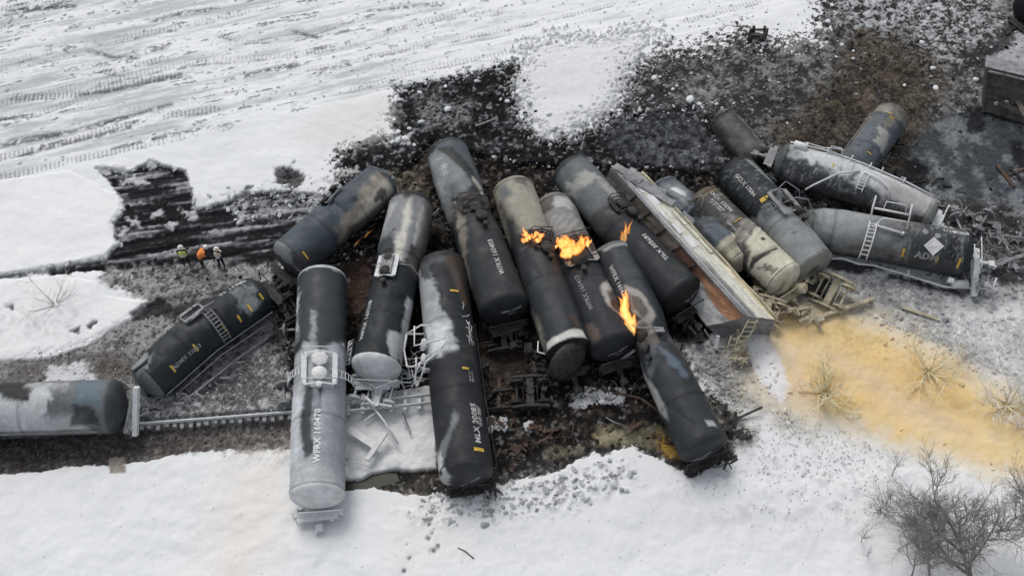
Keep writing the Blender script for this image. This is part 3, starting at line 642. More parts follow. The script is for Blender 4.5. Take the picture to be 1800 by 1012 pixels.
# T3
T3 = Tank([(512, 455, 1.5), (590, 388, 1.7), (668, 326, 1.5)], 1.50, 'blue-grey tank car with cream scorched flank painted as lit, uppermost on the left of the pile', (.066, .083, .10), [
    ([(.30, -95), (1.0, -95), (1.0, -2), (.88, -10), (.60, -35), (.42, -50)], TAN, .3, .45), ([(.52, -75), (1.0, -75), (1.0, -30), (.75, -40)], (.52, .49, .43), .2, .3), ([(.3, -100), (1, -100), (1, -72), (.45, -76)], (.12, .10, .085), .2, .3),  # scorched tan flank, brightened in the colour as if lit
    ([(.0, -90), (.22, -90), (.16, -50), (.0, -40)], SOOT, .3, .4), ([(.80, -60), (.9, -62), (.93, -45), (.84, -48)], BLK, .06, .5, .8)],
    seed=3, rsc=[(0, .96), (.42, 1.0), (.50, .90), (.60, .99), (1, .97)], folds=[(.50, 20, .35, 1.2, -.18)], headcol=(SOOT, None), headpatches=[(0, [(-1.5, -.1), (-.4, 1.5), (.9, 1.5), (1.5, .2), (.7, .7), (-.7, .5)], STEEL, .15, .15)])
T3.platform(.50, .66, 52, 1.3, 'ash', .2, False); T3.stripe(.05, .065, -62, -38); T3.manway(.52, 52, 'burnt', k=.8)
T3.endgear(0, 'burnt', 1.2, -.8)
# T4
T4 = Tank([(566, 494, 1.75), (562, 680, 1.6), (558, 868, 1.45)], 1.52, 'grey-white tank car numbered 160470 standing furthest forward, left of the snow pool', (.43, .455, .48), [
    ([(.0, -95), (.42, -95), (.40, -35), (.36, -30), (.40, 0), (.44, 10), (.38, 28), (.34, 95), (.0, 95)], (.046, .052, .058), .12, .35),
    ([(.04, -80), (.34, -80), (.34, -52), (.20, -42), (.08, -50)], (.30, .32, .33), .15, .35, .8, (.5, .5, .1)), ([(.10, -70), (.28, -68), (.28, -55), (.12, -55)], WHT, .1, .25, .8),
    ([(.22, -14), (.42, -18), (.42, 0), (.24, -4)], (.33, .35, .36), .1, .25, .9),
    ([(.57, -16), (.62, -30), (.72, -40), (.90, -22), (.88, 2), (.74, -6), (.60, 0)], (.045, .05, .055), .10, .18),
    ([(.59, -4), (.76, -6), (.80, 2), (.66, 8), (.58, 16)], (.22, .245, .27), .12, .12), ([(.58, -90), (.88, -95), (.92, -36), (.75, -38), (.60, -30)], (.60, .63, .66), .2, .3),
    ([(.57, 8), (.73, 5), (.73, 8), (.57, 13)], (.05, .055, .06), .04, .04), ([(.5, 20), (.95, 20), (.95, 95), (.5, 95)], (.32, .345, .37), .5, .3), ([(.90, -95), (1, -95), (1, 95), (.93, 40), (.90, -20)], (.46, .48, .50), .2, .2, .8)],
    seed=4, ripples=[(.58, .92, -95, -38, .07, .60, 1.1), (.05, .36, 40, 95, .04, .7, -.6)], headcol=(None, WHT), dent=.02, seams=(.36, .70))
T4.manway(.462, 7, 'white', k=1.05); T4.platform(.43, .575, 7, 1.55, 'frost', .30, True, .7, .30)
T4.text('WFRX 160470', .80, 6, .50, -1, 'white', stretch=1.02, bold=.02)
T4.ladder(.50, -28, -92, .22, .35, .42, 'frost', 7); T4.ladder(.52, 28, 92, .22, .5, .42, 'frost', 7)
T4.endgear(1, 'frost', 1.35, -.9, buckle=.1, out=.5); T4.endgear(0, 'burnt', 1.2, -.8)
T4.stripe(.35, .365, 62, 72, 'white', 'placard')
# T5
T5 = Tank([(723, 366, 1.6), (703, 455, 1.65), (662, 642, 1.55)], 1.48, 'tank car numbered 160308 with white domed lower end and pale scorched back with a painted highlight', DARK, [
    ([(.0, -95), (.36, -95), (.30, -50), (.26, -20), (.34, -10), (.46, 8), (.44, 22), (.32, 30), (.33, 95), (.0, 95)], (.23, .24, .25), .12, .35),
    ([(.03, -62), (.26, -70), (.22, -44), (.06, -30)], PALE, .2, .3), ([(.02, 0), (.35, -6), (.46, 4), (.43, 16), (.2, 14), (.03, 12)], (.58, .56, .50), .12, .18), ([(.06, 42), (.30, 34), (.33, 40), (.10, 56)], (.55, .55, .53), .08, .25),  # cream crest streaks paint a highlight onto the scorched back
    ([(.0, 48), (.45, 38), (.5, 95), (.0, 95)], (.13, .11, .10), .3, .3, .8), ([(.26, -70), (.4, -60), (.36, -22), (.28, -18)], (.07, .08, .085), .1, .3, .6),
    ([(.86, 22), (.84, 60), (1, 60), (1, 38), (.93, 24)], (.40, .41, .42), .05, .1), ([(.62, 55), (.98, 62), (1, 95), (.62, 95)], (.42, .43, .44), .1, .15), ([(.0, -15), (.035, -12), (.035, 5), (.0, 5)], (.07, .055, .045), .08, .2)],
    seed=5, rsc=[(0, 1.0), (.3, 1.03), (.4, .95), (.55, .97), (1, 1.02)], folds=[(.66, 40, .5, .7, -.14), (.8, 60, .8, .5, -.10)], headcol=(None, WHT), seams=(.37, .75), hdepth=.55)
T5.platform(.42, .55, -14, .95, 'frost', .25, False); T5.part(MB().beam(T5.p(.42, -14, .3), T5.p(.54, -14, .3), .8, .04, T5.p(.5, -14, 1)-T5.p(.5, -14, 0)), 'grating', 'ash')
T5.manway(.44, -14, 'burnt', k=.8)
T5.loop([(.47, 5, .12), (.45, 40, .15), (.47, 75, .2), (.52, 100, .2)], .04, 'ash'); T5.loop([(.50, -45, .1), (.49, -35, .5), (.47, -25, .3)], .03, 'ash')
T5.text('WFRX 160308', .80, -42, .44, -1, bold=.016)
T5.endgear(1, 'frost', 1.3, -1.0, buckle=.35)
T5.part(MB().tube([T5.hp(1, -1.2, -.9, .3), T5.hp(1, .2, -.3, .55), T5.hp(1, 1.35, .15, .6), T5.hp(1, 1.55, -.6, .6), T5.hp(1, 1.7, -1.6, .6)], .06, 6), 'bent_handrail', 'frost', True)
# T6
T6 = Tank([(777, 470, 1.6), (796, 640, 1.55), (820, 830, 1.45)], 1.54, 'black tank car with frosted upper left side and white railing, right of the snow pool', (.024, .027, .031), [
    ([(.02, -95), (.52, -95), (.50, -60), (.46, -20), (.50, 0), (.49, 12), (.45, 14), (.40, 10), (.30, -8), (.16, -22), (.06, -36)], (.36, .385, .40), .10, .28), ([(.34, -60), (.50, -50), (.50, 8), (.38, -5)], WHT, .3, .35),
    ([(.02, -60), (.08, -60), (.12, -30), (.03, -34)], (.08, .085, .09), .1, .2), ([(.0, 20), (.02, 2), (.16, 24), (.27, 42), (.25, 58), (.10, 50), (.0, 60)], BRN, .12, .14), ([(.0, 28), (.20, 50), (.4, 80), (.0, 90)], (.035, .03, .028), .1, .1, .8),
    ([(.01, -30), (.04, -35), (.06, 18), (.20, 34), (.10, 34), (.01, 5)], (.085, .09, .095), .2, .2), ([(.77, -10), (.80, 0), (.9, -30), (.99, -50), (.99, -95), (.9, -60), (.86, -30)], (.17, .18, .185), .08, .18), ([(.92, -95), (1, -95), (1, -55), (.93, -60)], FROST, .1, .3)],
    seed=6, dent=.02, folds=[(.22, -30, .5, .9, -.10)], headcol=(None, (.036, .039, .042)), headpatches=[(1, [(-1.6, -1.2), (-1.3, 1.0), (-1.0, .5), (-1.0, -.6)], PALE, .1, .2), (1, [(-.6, .1), (.4, .5), (.9, .3), (-.2, -.2)], (.07, .075, .08), .2, .3)])
T6.text('MLX 20085', .835, 33, .50, -1, bold=.018); T6.text('LD LMT 200500', .80, 44, .18, -1, bold=.006); T6.text('LT WT  66800', .80, 49, .18, -1, bold=.006); T6.text('DOT 111', .62, 34, .16, -1, bold=.006); T6.text('DOT 111', .62, 41, .16, -1, bold=.006)
T6.stripe(.945, .96, 20, 44); T6.stripe(.58, .59, 18, 34, 'yellow'); T6.stripe(.195, .205, 12, 32)
for k, (a, b) in enumerate([((.34, 44), (.42, 60)), ((.36, 60), (.46, 44)), ((.34, 52), (.46, 52)), ((.38, 40), (.38, 64)), ((.42, 42), (.45, 66)), ((.33, 36), (.30, 62)), ((.25, 40), (.29, 42)), ((.35, 44), (.36, 66))]):
    q = [(a[0]+(b[0]-a[0])*t, a[1]+(b[1]-a[1])*t+3*math.sin(6*t+k)) for t in (0, .25, .5, .75, 1)]
    T6.pipe([(x, y, .0) for x, y in q], .035, 'letter', 'graffiti_stroke', 4)
T6.loop([(.36, -72, .1), (.37, -70, 1.2), (.38, -40, 1.0), (.38, -30, .5)], .06, 'white'); T6.loop([(.37, -70, 1.2), (.42, -82, 1.3), (.50, -84, 1.2), (.52, -74, .9), (.52, -60, .6)], .06, 'white')
T6.loop([(.37, -50, 1.1), (.45, -58, 1.0), (.46, -20, .5), (.44, 0, .25)], .05, 'white'); T6.loop([(.52, -60, .6), (.55, -72, .8), (.58, -88, .8), (.59, -70, .6), (.53, -50, .5), (.52, -28, .5)], .06, 'white')
T6.loop([(.49, -20, .2), (.49, -12, .5), (.45, -4, .4)], .045, 'white'); T6.loop([(.50, -60, .9), (.56, -70, .8)], .05, 'white')
T6.manway(.42, -68, 'frost', k=.8)
T6.headtext(1, 'MLX 20085', .15, .1, .26, 30, 'ash'); T6.endgear(1, 'burnt', 1.2, -1.0, coup=False, out=.3, ext=.2)
T6.pipe([(.3, 100, .1), (.7, 96, .12), (.99, 92, .2)], .04, 'burnt', 'side_rail')
# T7
T7 = Tank([(787, 270, 1.7), (822, 372, 1.75), (842, 420, 1.85), (886, 542, 1.75)], 1.5, 'charcoal tank car numbered 160403 with rippled pale upper half, reaching furthest up the slope', (.032, .036, .040), [
    ([(.0, -95), (.46, -95), (.42, -40), (.38, -18), (.35, 10), (.30, 30), (.18, 10), (.08, -14), (.04, -40)], (.20, .215, .225), .15, .25),
    ([(.05, -70), (.34, -72), (.26, -42), (.18, -20), (.08, -40)], (.42, .43, .42), .2, .3, .9, (.45, 1.2, .10)), ([(.0, -40), (.03, -30), (.06, 6), (.2, 38), (.32, 60), (.32, 95), (.0, 95)], (.085, .10, .115), .1, .15), ([(.04, -30), (.06, -8), (.16, 20), (.28, 36), (.22, 14), (.10, -14)], (.045, .048, .045), .08, .1),
    ([(.24, 26), (.36, 44), (.46, 62), (.30, 62)], (.38, .36, .32), .1, .2), ([(.33, -50), (.46, -60), (.50, 60), (.42, 60), (.36, 20)], (.075, .065, .06), .2, .5, .9), ([(.36, -40), (.42, -35), (.44, -12), (.38, -16)], PALE, .05, .6, .9), ([(.28, -38), (.36, -40), (.36, 0), (.28, -10)], (.11, .125, .14), .15, .2),
    ([(.44, -40), (.50, -28), (.62, -38), (.74, -70), (.62, -72)], TAN, .22, .28, .8), ([(.66, -95), (.9, -95), (.8, -68), (.7, -70)], TAN, .2, .3, .5)],
    seed=7, rsc=[(0, .93), (.2, 1), (.42, .96), (.5, .94), (.6, 1.02), (1, 1.04)], ripples=[(.04, .34, -95, -20, .05, .55, 1.3)], folds=[(.46, 0, .5, 1.4, -.22), (.40, -40, .4, .5, -.2), (.42, 45, .3, .5, .12)], seams=(.55,), headcol=(None, (.022, .025, .028)))
T7.manway(.47, 14, 'burnt', k=1.0); T7.platform(.40, .49, 10, 1.7, 'burnt', .2, True, .5)
T7.loop([(.34, -88, .25), (.40, -96, .9), (.46, -92, .6), (.50, -85, .1)], .04, 'burnt'); T7.loop([(.38, -70, .5), (.38, -95, 1.2)], .04, 'ash')
T7.text('WFRX 160403', .785, 13, .42, -1, bold=.016); T7.headtext(1, 'WFRX 160403', .3, .55, .20); T7.headtext(1, 'DOT 117', .3, .28, .11)
T7.endgear(1, 'burnt', 1.2, -1.0)
# T8
T8 = Tank([(902, 336, 1.55), (936, 430, 1.5), (962, 510, 1.5), (1000, 618, 1.45)], 1.46, 'tank car with torn open lower end, cream upper half and small middle fire', (.038, .043, .048), [
    ([(.0, -95), (.34, -95), (.34, -20), (.36, 0), (.37, 40), (.34, 95), (.0, 95)], (.34, .32, .265), .2, .35), ([(.10, -60), (.38, -80), (.40, -45), (.30, -30), (.2, -42)], (.045, .048, .05), .3, .3), ([(.02, -50), (.10, -50), (.10, -18), (.03, -24)], (.16, .17, .175), .2, .3),
    ([(.0, 5), (.03, 4), (.05, 30), (.0, 40)], (.15, .14, .12), .12, .3), ([(.74, -80), (.98, -90), (.96, -62), (.80, -60)], TAN, .25, .4, .7), ([(.955, -60), (.96, -10), (.94, 20), (.95, 42), (1, 44), (1, -70)], (.62, .62, .58), .06, .16),
    ([(.88, 20), (.94, 20), (.94, 50), (.89, 45)], BRN, .1, .3)], seed=8, heads=(True, False), folds=[(.42, 0, .45, 1.3, -.22)], rsc=[(0, .94), (.2, 1), (.42, .97), (1, 1)], headcol=((.3, .28, .23), None), seams=(.62,))
c0, a0, u0, r0 = [Vector(q[0]) for q in T8.frame(np.array([1.0]))]
T8.part(MB().lathe(c0-a0*1.3, a0, [(0, .05), (.02, 1.25), (1.25, 1.42)], 40), 'inner_lining', 'burnt', True)
mb = MB(); q = Vector((.62, -.73, .13)).normalized(); mb.lathe(GV(1000, 634, 1.3), q, [(-.28, 1.38), (-.16, 1.42), (0, 1.40), (.22, 1.2), (.38, .85), (.46, .45), (.48, .02)], 48)
T8.part(mb, 'torn_end_head', 'burnt', True)
T8.manway(.40, 20, 'burnt', k=1.1); T8.platform(.36, .46, 20, 1.3, 'burnt', .2, True, .35)
T8.part(MB().tube([T8.p(1, -75, .1), T8.p(.97, -85, .4), T8.p(.9, -95, .1)], .05, 6), 'bent_pipe', 'frost', True); T8.endgear(1, 'burnt', 1.1, -1.0, rail=False)
# T9
T9 = Tank([(972, 362, 1.5), (1010, 450, 1.55), (1045, 530, 1.55), (1079, 607, 1.5)], 1.44, 'tank car numbered 160417 with the brightest fire at its broken middle', (.031, .035, .04), [
    ([(.0, -95), (.34, -95), (.36, 0), (.36, 95), (.0, 95)], (.23, .23, .22), .2, .3), ([(.0, -95), (.06, -95), (.12, -20), (.0, 0)], (.09, .08, .07), .1, .4), ([(.02, 5), (.10, -10), (.12, 40), (.04, 50)], PALE, .1, .4),
    ([(.14, -40), (.3, -20), (.3, 50), (.2, 60)], (.34, .34, .33), .15, .6, .8, (.6, .8, .0)), ([(.3, -60), (.42, -60), (.44, 60), (.3, 60)], (.10, .085, .07), .2, .5), ([(.66, 45), (.70, 14), (.80, 8), (.95, 48), (.92, 75), (.75, 75)], (.40, .38, .35), .08, .12), ([(.70, 60), (.74, 24), (.82, 22), (.90, 50), (.86, 75)], (.10, .085, .075), .1, .1),
    ([(.86, -70), (.98, -70), (.98, -35), (.88, -40)], (.12, .095, .08), .2, .4)], seed=9, rsc=[(0, .80), (.08, .95), (.35, .97), (.42, .92), (.6, 1), (1, 1.02)], folds=[(.40, 0, .5, 1.4, -.26), (.84, 40, .5, .6, -.22)], headcol=((.2, .19, .18), (.03, .033, .036)), seams=(.62,))
T9.manway(.42, -8, 'burnt', k=1.15); T9.platform(.40, .52, 0, 1.8, 'ash', .2, False); T9.platform(.34, .52, 0, 1.9, 'burnt', .15, True, .7)
T9.text('WFRX 160417', .70, -30, .40, -1, 'ash', bold=.012); T9.headtext(1, 'WFRX 160417', .0, .25, .20, 20); T9.headtext(1, 'DOT 117', .1, .0, .11, 20)
T9.endgear(1, 'burnt', 1.2, -.9); T9.part(MB().beam(T9.hp(1, .2, -1.2, .2), T9.hp(1, 1.3, -.6, .2), .1, .18), 'bent_step', 'frost')
# T11 (before T10 so they read left to right along the pile)
T11 = Tank([(1004, 302, 1.6), (1050, 355, 1.6), (1100, 415, 1.65), (1196, 518, 1.6)], 1.46, 'charcoal tank car numbered 303691 leaning along the rusty hopper car', (.028, .032, .036), [
    ([(.0, -95), (.46, -95), (.44, 0), (.42, 60), (.3, 95), (.0, 95)], (.13, .145, .155), .25, .3), ([(.10, -75), (.20, -60), (.20, 10), (.36, 10), (.42, 30), (.40, 48), (.22, 34), (.12, 10)], (.34, .34, .32), .12, .5), ([(.18, -60), (.42, -55), (.42, 5), (.24, 8)], (.15, .16, .165), .2, .3, .8),
    ([(.36, -80), (.46, -80), (.46, 0), (.38, 0)], (.05, .04, .042), .2, .3, .8)], seed=10, rsc=[(0, .92), (.12, 1), (.44, .97), (.6, 1), (1, 1.02)], folds=[(.42, 20, .5, 1, -.2)], headcol=(None, (.022, .024, .026)), seams=(.5,))
T11.manway(.41, 28, 'burnt', k=1.0); T11.platform(.36, .46, 24, 1.2, 'burnt', .15, True, .4)
T11.text('TILX 303691', .745, 10, .42, -1, bold=.022); T11.headtext(1, 'TILX 303691', .35, .25, .20, 15); T11.headtext(1, 'DOT 111', .3, .02, .12, 15); T11.endgear(1, 'burnt', 1.1, -.9)
# T10
T10 = Tank([(1076, 452, 1.6), (1108, 520, 1.6), (1150, 606, 1.5), (1178, 668, 1.45), (1236, 784, 1.4)], 1.44, 'bent dark tank car numbered 160411 reaching furthest down on the right, fire at its side', (.031, .036, .042), [
    ([(.0, -40), (.02, -30), (.02, 40), (.0, 45)], PALE, .05, .08), ([(.02, -10), (.3, -12), (.42, -2), (.40, 26), (.15, 30), (.03, 24)], (.065, .072, .08), .3, .3), ([(.30, -45), (.38, -35), (.42, 0), (.48, 0), (.46, -50)], (.26, .24, .22), .12, .25), ([(.22, -20), (.28, 12), (.40, 22), (.44, -4), (.36, -34)], (.36, .34, .31), .08, .12), ([(.26, -20), (.31, 4), (.38, 8), (.40, -14), (.34, -28)], (.12, .10, .09), .08, .1),
    ([(.47, -80), (.54, -60), (.54, -10), (.48, 10)], (.13, .115, .10), .15, .4, .8), ([(.56, -95), (.70, -66), (.80, -58), (.86, -70), (.80, -95)], (.34, .34, .33), .12, .12), ([(.55, -10), (.64, -4), (.74, 22), (.72, 30), (.6, 14)], (.10, .135, .17), .15, .25), ([(.50, -60), (.66, -66), (.62, -30), (.52, -20)], (.10, .11, .12), .2, .3),
    ([(.935, 12), (.965, 12), (.972, 34), (.945, 34)], PALE, .06, .05), ([(.5, 40), (.95, 60), (.95, 95), (.5, 95)], (.09, .088, .085), .2, .4, .7)], seed=11, rsc=[(0, 1), (.36, .98), (.46, .78), (.52, .80), (.62, .95), (1, 1.02)],
    folds=[(.45, -40, .5, .8, -.3), (.50, 30, .6, .6, -.18), (.62, -50, 1.0, .5, -.12)], headcol=((.12, .13, .14), (.034, .038, .043)), seams=(.2, .8), dent=.04)
T10.text('WFRX 160411', .19, -32, .38, 1, bold=.014); T10.headtext(1, 'WFRX 160411', -.35, .05, .20, 35); T10.headtext(1, 'DOT 117', -.25, -.15, .11, 35)
T10.endgear(1, 'burnt', 1.3, -.9, coup=False, out=.3, ext=.2, buckle=.3); T10.part(MB().beam(T10.hp(1, .1, -1.1, .3), T10.hp(1, 1.2, -.1, .3), .5, .06), 'bent_plate', 'burnt')
T10.loop([(.40, -50, .3), (.44, -30, .6), (.46, -10, .5), (.47, 10, .3)], .04, 'ash'); T10.part(MB().beam(T10.p(.47, 0, .3), T10.p(.475, 28, .3), .35, .05), 'step_plate', 'ash'); T10.manway(.455, -45, 'burnt', k=.8)
# T13
T13 = Tank([(1164, 338, 1.1), (1196, 370, 1.25), (1226, 400, 1.1), (1266, 430, 1.2), (1296, 460, 1.1)], 1.3, 'crushed blue-grey tank car squeezed behind the rusty hopper car', (.10, .12, .14), [
    ([(.05, -20), (.3, -10), (.42, 20), (.1, 40)], (.22, .235, .24), .3, .4), ([(.84, -95), (.82, 95), (1, 95), (1, -95)], (.45, .42, .32), .1, .25), ([(.4, -60), (.62, -50), (.6, 60), (.42, 60)], (.05, .055, .06), .25, .4, .8), ([(.1, 0), (.14, 0), (.25, 20), (.2, 24)], WHT, .08, .2)],
    seed=13, rsc=[(0, .9), (.25, 1), (.42, .8), (.6, 1), (.88, 1), (.93, .8), (1, .75)], dent=.18, folds=[(.45, 0, .5, 1, -.35), (.62, 30, .4, .8, .15), (.25, -20, .6, .5, -.2), (.9, 30, .3, .5, -.2)], headcol=(None, (.42, .39, .30)), seams=())
T13.loop([(.30, 10, .05), (.34, 40, .6), (.42, 70, .5), (.45, 100, .3)], .04, 'ash'); T13.part(MB().beam(T13.p(.36, -30, .05), T13.p(.36, -28, .8), .05, .05), 'post', 'burnt')
# T14
T14 = Tank([(1236, 358, 1.35), (1302, 420, 1.4), (1376, 490, 1.4)], 1.32, 'brown-grey tank car numbered 13890 with a dust-coated lower end, second right of the hopper car', (.075, .07, .065), [
    ([(.48, -40), (.54, -50), (.52, 0), (.58, 50), (.46, 50), (.42, 10)], (.24, .23, .20), .15, .6), ([(.58, 0), (.60, -30), (.70, -34), (.72, -60), (.78, -95), (1, -95), (1, 95), (.55, 95), (.55, 40)], (.60, .57, .46), .12, .25), ([(.78, -95), (.74, -50), (.79, -10), (.80, 30), (.82, 30), (.82, -10), (.79, -60)], (.06, .055, .05), .06, .12),
    ([(.82, -60), (.95, -62), (.95, -30), (.84, -30)], (.08, .07, .06), .06, .6, .8), ([(.66, 8), (.69, 8), (.69, 20), (.66, 20)], BLK, .05, .1), ([(.0, -50), (.03, -45), (.04, 40), (.0, 50)], (.16, .12, .07), .05, .1), ([(.3, -10), (.40, -8), (.40, 14), (.32, 12)], (.14, .14, .14), .1, .3)],
    specks=(.22,(.36,.34,.29)), seed=14, ripples=[(.46, .62, -30, 60, .05, .5, .4)], headcol=((.12, .09, .06), (.60, .57, .46)), headpatches=[(1, [(-1.3, -.4), (-.6, .9), (-.3, .7), (-.8, -.3)], (.30, .27, .2), .1, .2)], seams=(.40, .78), hdepth=.5)
T14.text('OCX 13890', .17, 8, .38, 1, bold=.02); T14.text('LD LMT 200300', .18, -7, .17, 1, bold=.008); T14.text('LT WT 62700', .18, -15, .17, 1, bold=.008); T14.text('DOT 111A', .42, -25, .17, 1, bold=.008)
T14.stripe(.40, .408, -12, 18); T14.endgear(1, 'cream', 1.2, -.75)
T14.part(MB().lathe(T14.hp(1, .35, -.35, .15), T14.hp(1, .35, -.35, 1)-T14.hp(1, .35, -.35, 0)+Vector((.4, 0, .9)), [(0, .26), (.04, .32), (.8, .32), (.86, .22)], 16), 'brake_cylinder', 'cream', True)
T14.loop([(.10, -50, .1), (.08, -25, .4), (.0, -20, .4), (-.0, -60, .4)], .04, 'ash')
# T15
T15 = Tank([(1292, 302, 1.45), (1352, 370, 1.5), (1430, 468, 1.4)], 1.40, 'tank car with dark upper half and grey dented lower end, behind the upturned wheel truck', (.032, .037, .042), [
    ([(.44, -95), (.46, -10), (.40, 20), (.36, 60), (.30, 95), (1, 95), (1, -95)], (.25, .265, .27), .15, .4), ([(.03, 14), (.06, 16), (.30, 34), (.34, 44), (.28, 48), (.05, 28)], (.24, .255, .255), .06, .08), ([(.46, -60), (.56, -60), (.52, 30), (.46, 40)], (.08, .085, .09), .15, .4, .8),
    ([(.76, -20), (.775, -20), (.775, -12), (.76, -12)], BLK, .04, .05)], specks=(.20,(.32,.33,.33)), seed=15, folds=[(.50, 20, .4, 1.2, -.16)], headcol=(None, (.27, .27, .26)), headpatches=[(1, [(-.6, -.1), (-.3, .35), (.1, .35), (.2, -.1), (-.1, -.4), (-.5, -.35)], (.10, .10, .095), .12, .1)], seams=(.38, .62), hdepth=.18)
T15.text('GCLX 17584', .23, -36, .36, 1, bold=.014); T15.stripe(.395, .43, -34, -20); T15.stripe(.40, .42, -18, -10)
for q in ([(.02, -55, 0), (.05, -38, 0), (.09, -50, 0), (.06, -60, 0)], [(.08, -58, 0), (.11, -36, 0), (.14, -52, 0)], [(.13, -58, 0), (.16, -42, 0), (.18, -58, 0)]): T15.pipe(q, .03, 'ash', 'graffiti_stroke', 4)
T15.platform(.40, .62, 18, 1.2, 'ash', .25, False); T15.loop([(.42, 5, .3), (.40, 28, .9), (.48, 48, 1.0), (.52, 60, .6)], .04, 'ash'); T15.loop([(.52, 10, .3), (.56, 22, .9), (.58, 48, 1.0), (.66, 66, .7), (.68, 70, .3)], .045, 'ash')
T15.ladder(.51, 0, -30, .3, .35, .45, 'ash', 3); T15.manway(.50, 30, 'burnt', k=.8); T15.endgear(1, 'burnt', 1.1, -1.0, rail=False)
# T16
T16 = Tank([(1378, 285, 1.45), (1470, 312, 1.5), (1560, 345, 1.5), (1626, 376, 1.3)], 1.36, 'long frost-streaked tank car with a rail along its crest, above the ladder car', (.08, .087, .09), [
    ([(.0, 95), (0, -20), (.1, -22), (.4, -26), (.5, -44), (.62, -40), (1, -60), (1, 95)], (.60, .615, .62), .2, .5), ([(.0, -60), (.05, -20), (.12, -10), (.06, 20), (0, 20)], (.32, .33, .33), .12, .4), ([(.48, -40), (.60, -45), (.60, 10), (.5, 5)], (.48, .49, .49), .15, .6, .9, (.5, .5, .0)),
    ([(.66, -40), (1, -60), (1, 40), (.70, 20)], (.38, .37, .35), .3, .9, .8), ([(0, -95), (1, -95), (1, -62), (0, -55)], (.10, .10, .10), .3, .3)], specks=(.10,(.50,.51,.51)), seed=16, dent=.07, rsc=[(0, .96), (.3, 1), (1, .86)], headcol=(None, (.36, .36, .34)), seams=(.45,))
T16.pipe([(.0, 38, .12), (.25, 36, .14), (.5, 38, .12), (.8, 36, .16), (.99, 34, .12)], .06, 'frost', 'crest_rail')
for f in (.12, .26, .42, .55, .63, .78): T16.pipe([(f, 26, .0), (f, 32, .42)], .045, 'frost', 'stanchion')
T16.pipe([(.10, 34, .35), (.22, 34, .30), (.30, 34, .45), (.36, 40, .5)], .035, 'frost', 'railing'); T16.pipe([(.28, 26, .1), (.27, 32, .55), (.34, 32, .6), (.36, 26, .1)], .04, 'frost', 'railing')
T16.part(MB().lathe(T16.p(.03, 20, .15), T16.p(.1, 20, .15)-T16.p(.03, 20, .15), [(0, .2), (.03, .26), (.85, .26), (.9, .2)], 14), 'brake_cylinder', 'frost', True)
T16.ladder(.545, -2, -58, .12, .2, .42, 'frost', 6); T16.pipe([(.50, -2, .1), (.38, -32, .4), (.24, -70, .75), (.20, -80, .9)], .07, 'frost', 'bent_pipe')
T16.pipe([(.53, 0, .1), (.64, -6, .2), (.72, -20, .15), (.74, -45, .1)], .06, 'frost', 'hose'); T16.stripe(.32, .328, -18, -4); T16.stripe(.38, .386, -24, -8, 'ash'); T16.endgear(1, 'frost', 1.0, -.2); T16.endgear(0, 'ash', 1.0, .2, rail=False)
# T17
T17 = Tank([(1424, 398, 1.25), (1500, 412, 1.3), (1600, 430, 1.35), (1690, 446, 1.35)], 1.46, 'dark grey tank car lying level on the right, white ladder, blank white placard', (.055, .06, .066), [
    ([(0, -95), (.40, -95), (.60, -50), (.55, 0), (.6, 60), (.6, 95), (0, 95)], (.19, .20, .205), .5, .5), ([(.02, -60), (.3, -60), (.42, -30), (.42, 40), (.05, 40)], (.33, .345, .35), .5, .6, .8), ([(.48, 10), (.7, 0), (.7, 60), (.48, 60)], (.18, .18, .175), .3, .6, .7), ([(.86, -60), (1, -60), (1, 0), (.86, 0)], (.022, .024, .027), .2, .3),
    ([(.25, -80), (.62, -72), (.62, -60), (.30, -62)], (.14, .125, .11), .12, .3)], specks=(.14,(.27,.285,.29)), seed=17, rsc=[(0, .78), (.06, .92), (.2, 1), (1, 1.02)], dent=.035, headcol=((.13, .14, .14), DARK), seams=(.14, .62))
T17.text('20112', .88, 18, .34, -1, bold=.014); T17.text('HOKX', .96, 18, .36, -1, bold=.03); T17.text('ADM', .755, -62, .62, 1, 'ash', bold=.03)
T17.stripe(.60, .613, -74, -52); T17.stripe(.815, .83, -74, -58); T17.stripe(.955, .97, -80, -50)
T17.ladder(.385, 0, -78, .18, .85, .46, 'white', 9, .042, -.03)
T17.pipe([(.36, 2, .1), (.36, 18, .9), (.365, 24, 1.5)], .06, 'white', 'post'); T17.pipe([(.60, -2, .1), (.60, 16, .9), (.60, 22, 1.4)], .06, 'white', 'post')
T17.pipe([(.37, 16, .8), (.59, 14, .8)], .07, 'white', 'railing'); T17.pipe([(.41, -10, .1), (.42, -2, .55), (.44, 0, .65), (.585, 0, .65)], .045, 'white', 'railing'); T17.pipe([(.43, 20, .6), (.44, 25, 1.2), (.57, 25, 1.2), (.575, 18, .6)], .04, 'white', 'railing')
T17.pipe([(.39, -10, .2), (.58, -18, .2)], .07, 'white', 'walkway_edge'); T17.part(MB().lathe(T17.p(.575, -18, .0), T17.p(.575, -18, 1)-T17.p(.575, -18, 0), [(0, .08), (.35, .08)], 8), 'vent_valve', 'white')
S, T = np.array([.72, .775, .845, .79]), np.array([-36, -12, -30, -56]); P = T17.surf(S, T, .10)
mb = MB(); mb.add([Vector(p) for p in P]+[Vector(p)-Vector((0, -.03, .05)) for p in P], [(3, 2, 1, 0), (4, 5, 6, 7), (0, 1, 5, 4), (1, 2, 6, 5), (2, 3, 7, 6), (3, 0, 4, 7)]); o = T17.part(mb, 'placard', 'white')
for f, a in ((.72, 0), (.80, -6)): T17.part(MB().lathe(T17.p(f, a, -.02), T17.p(f, a, 1)-T17.p(f, a, 0), [(0, .2), (.05, .2), (.06, .12)], 16), 'patch_plate', 'ash')
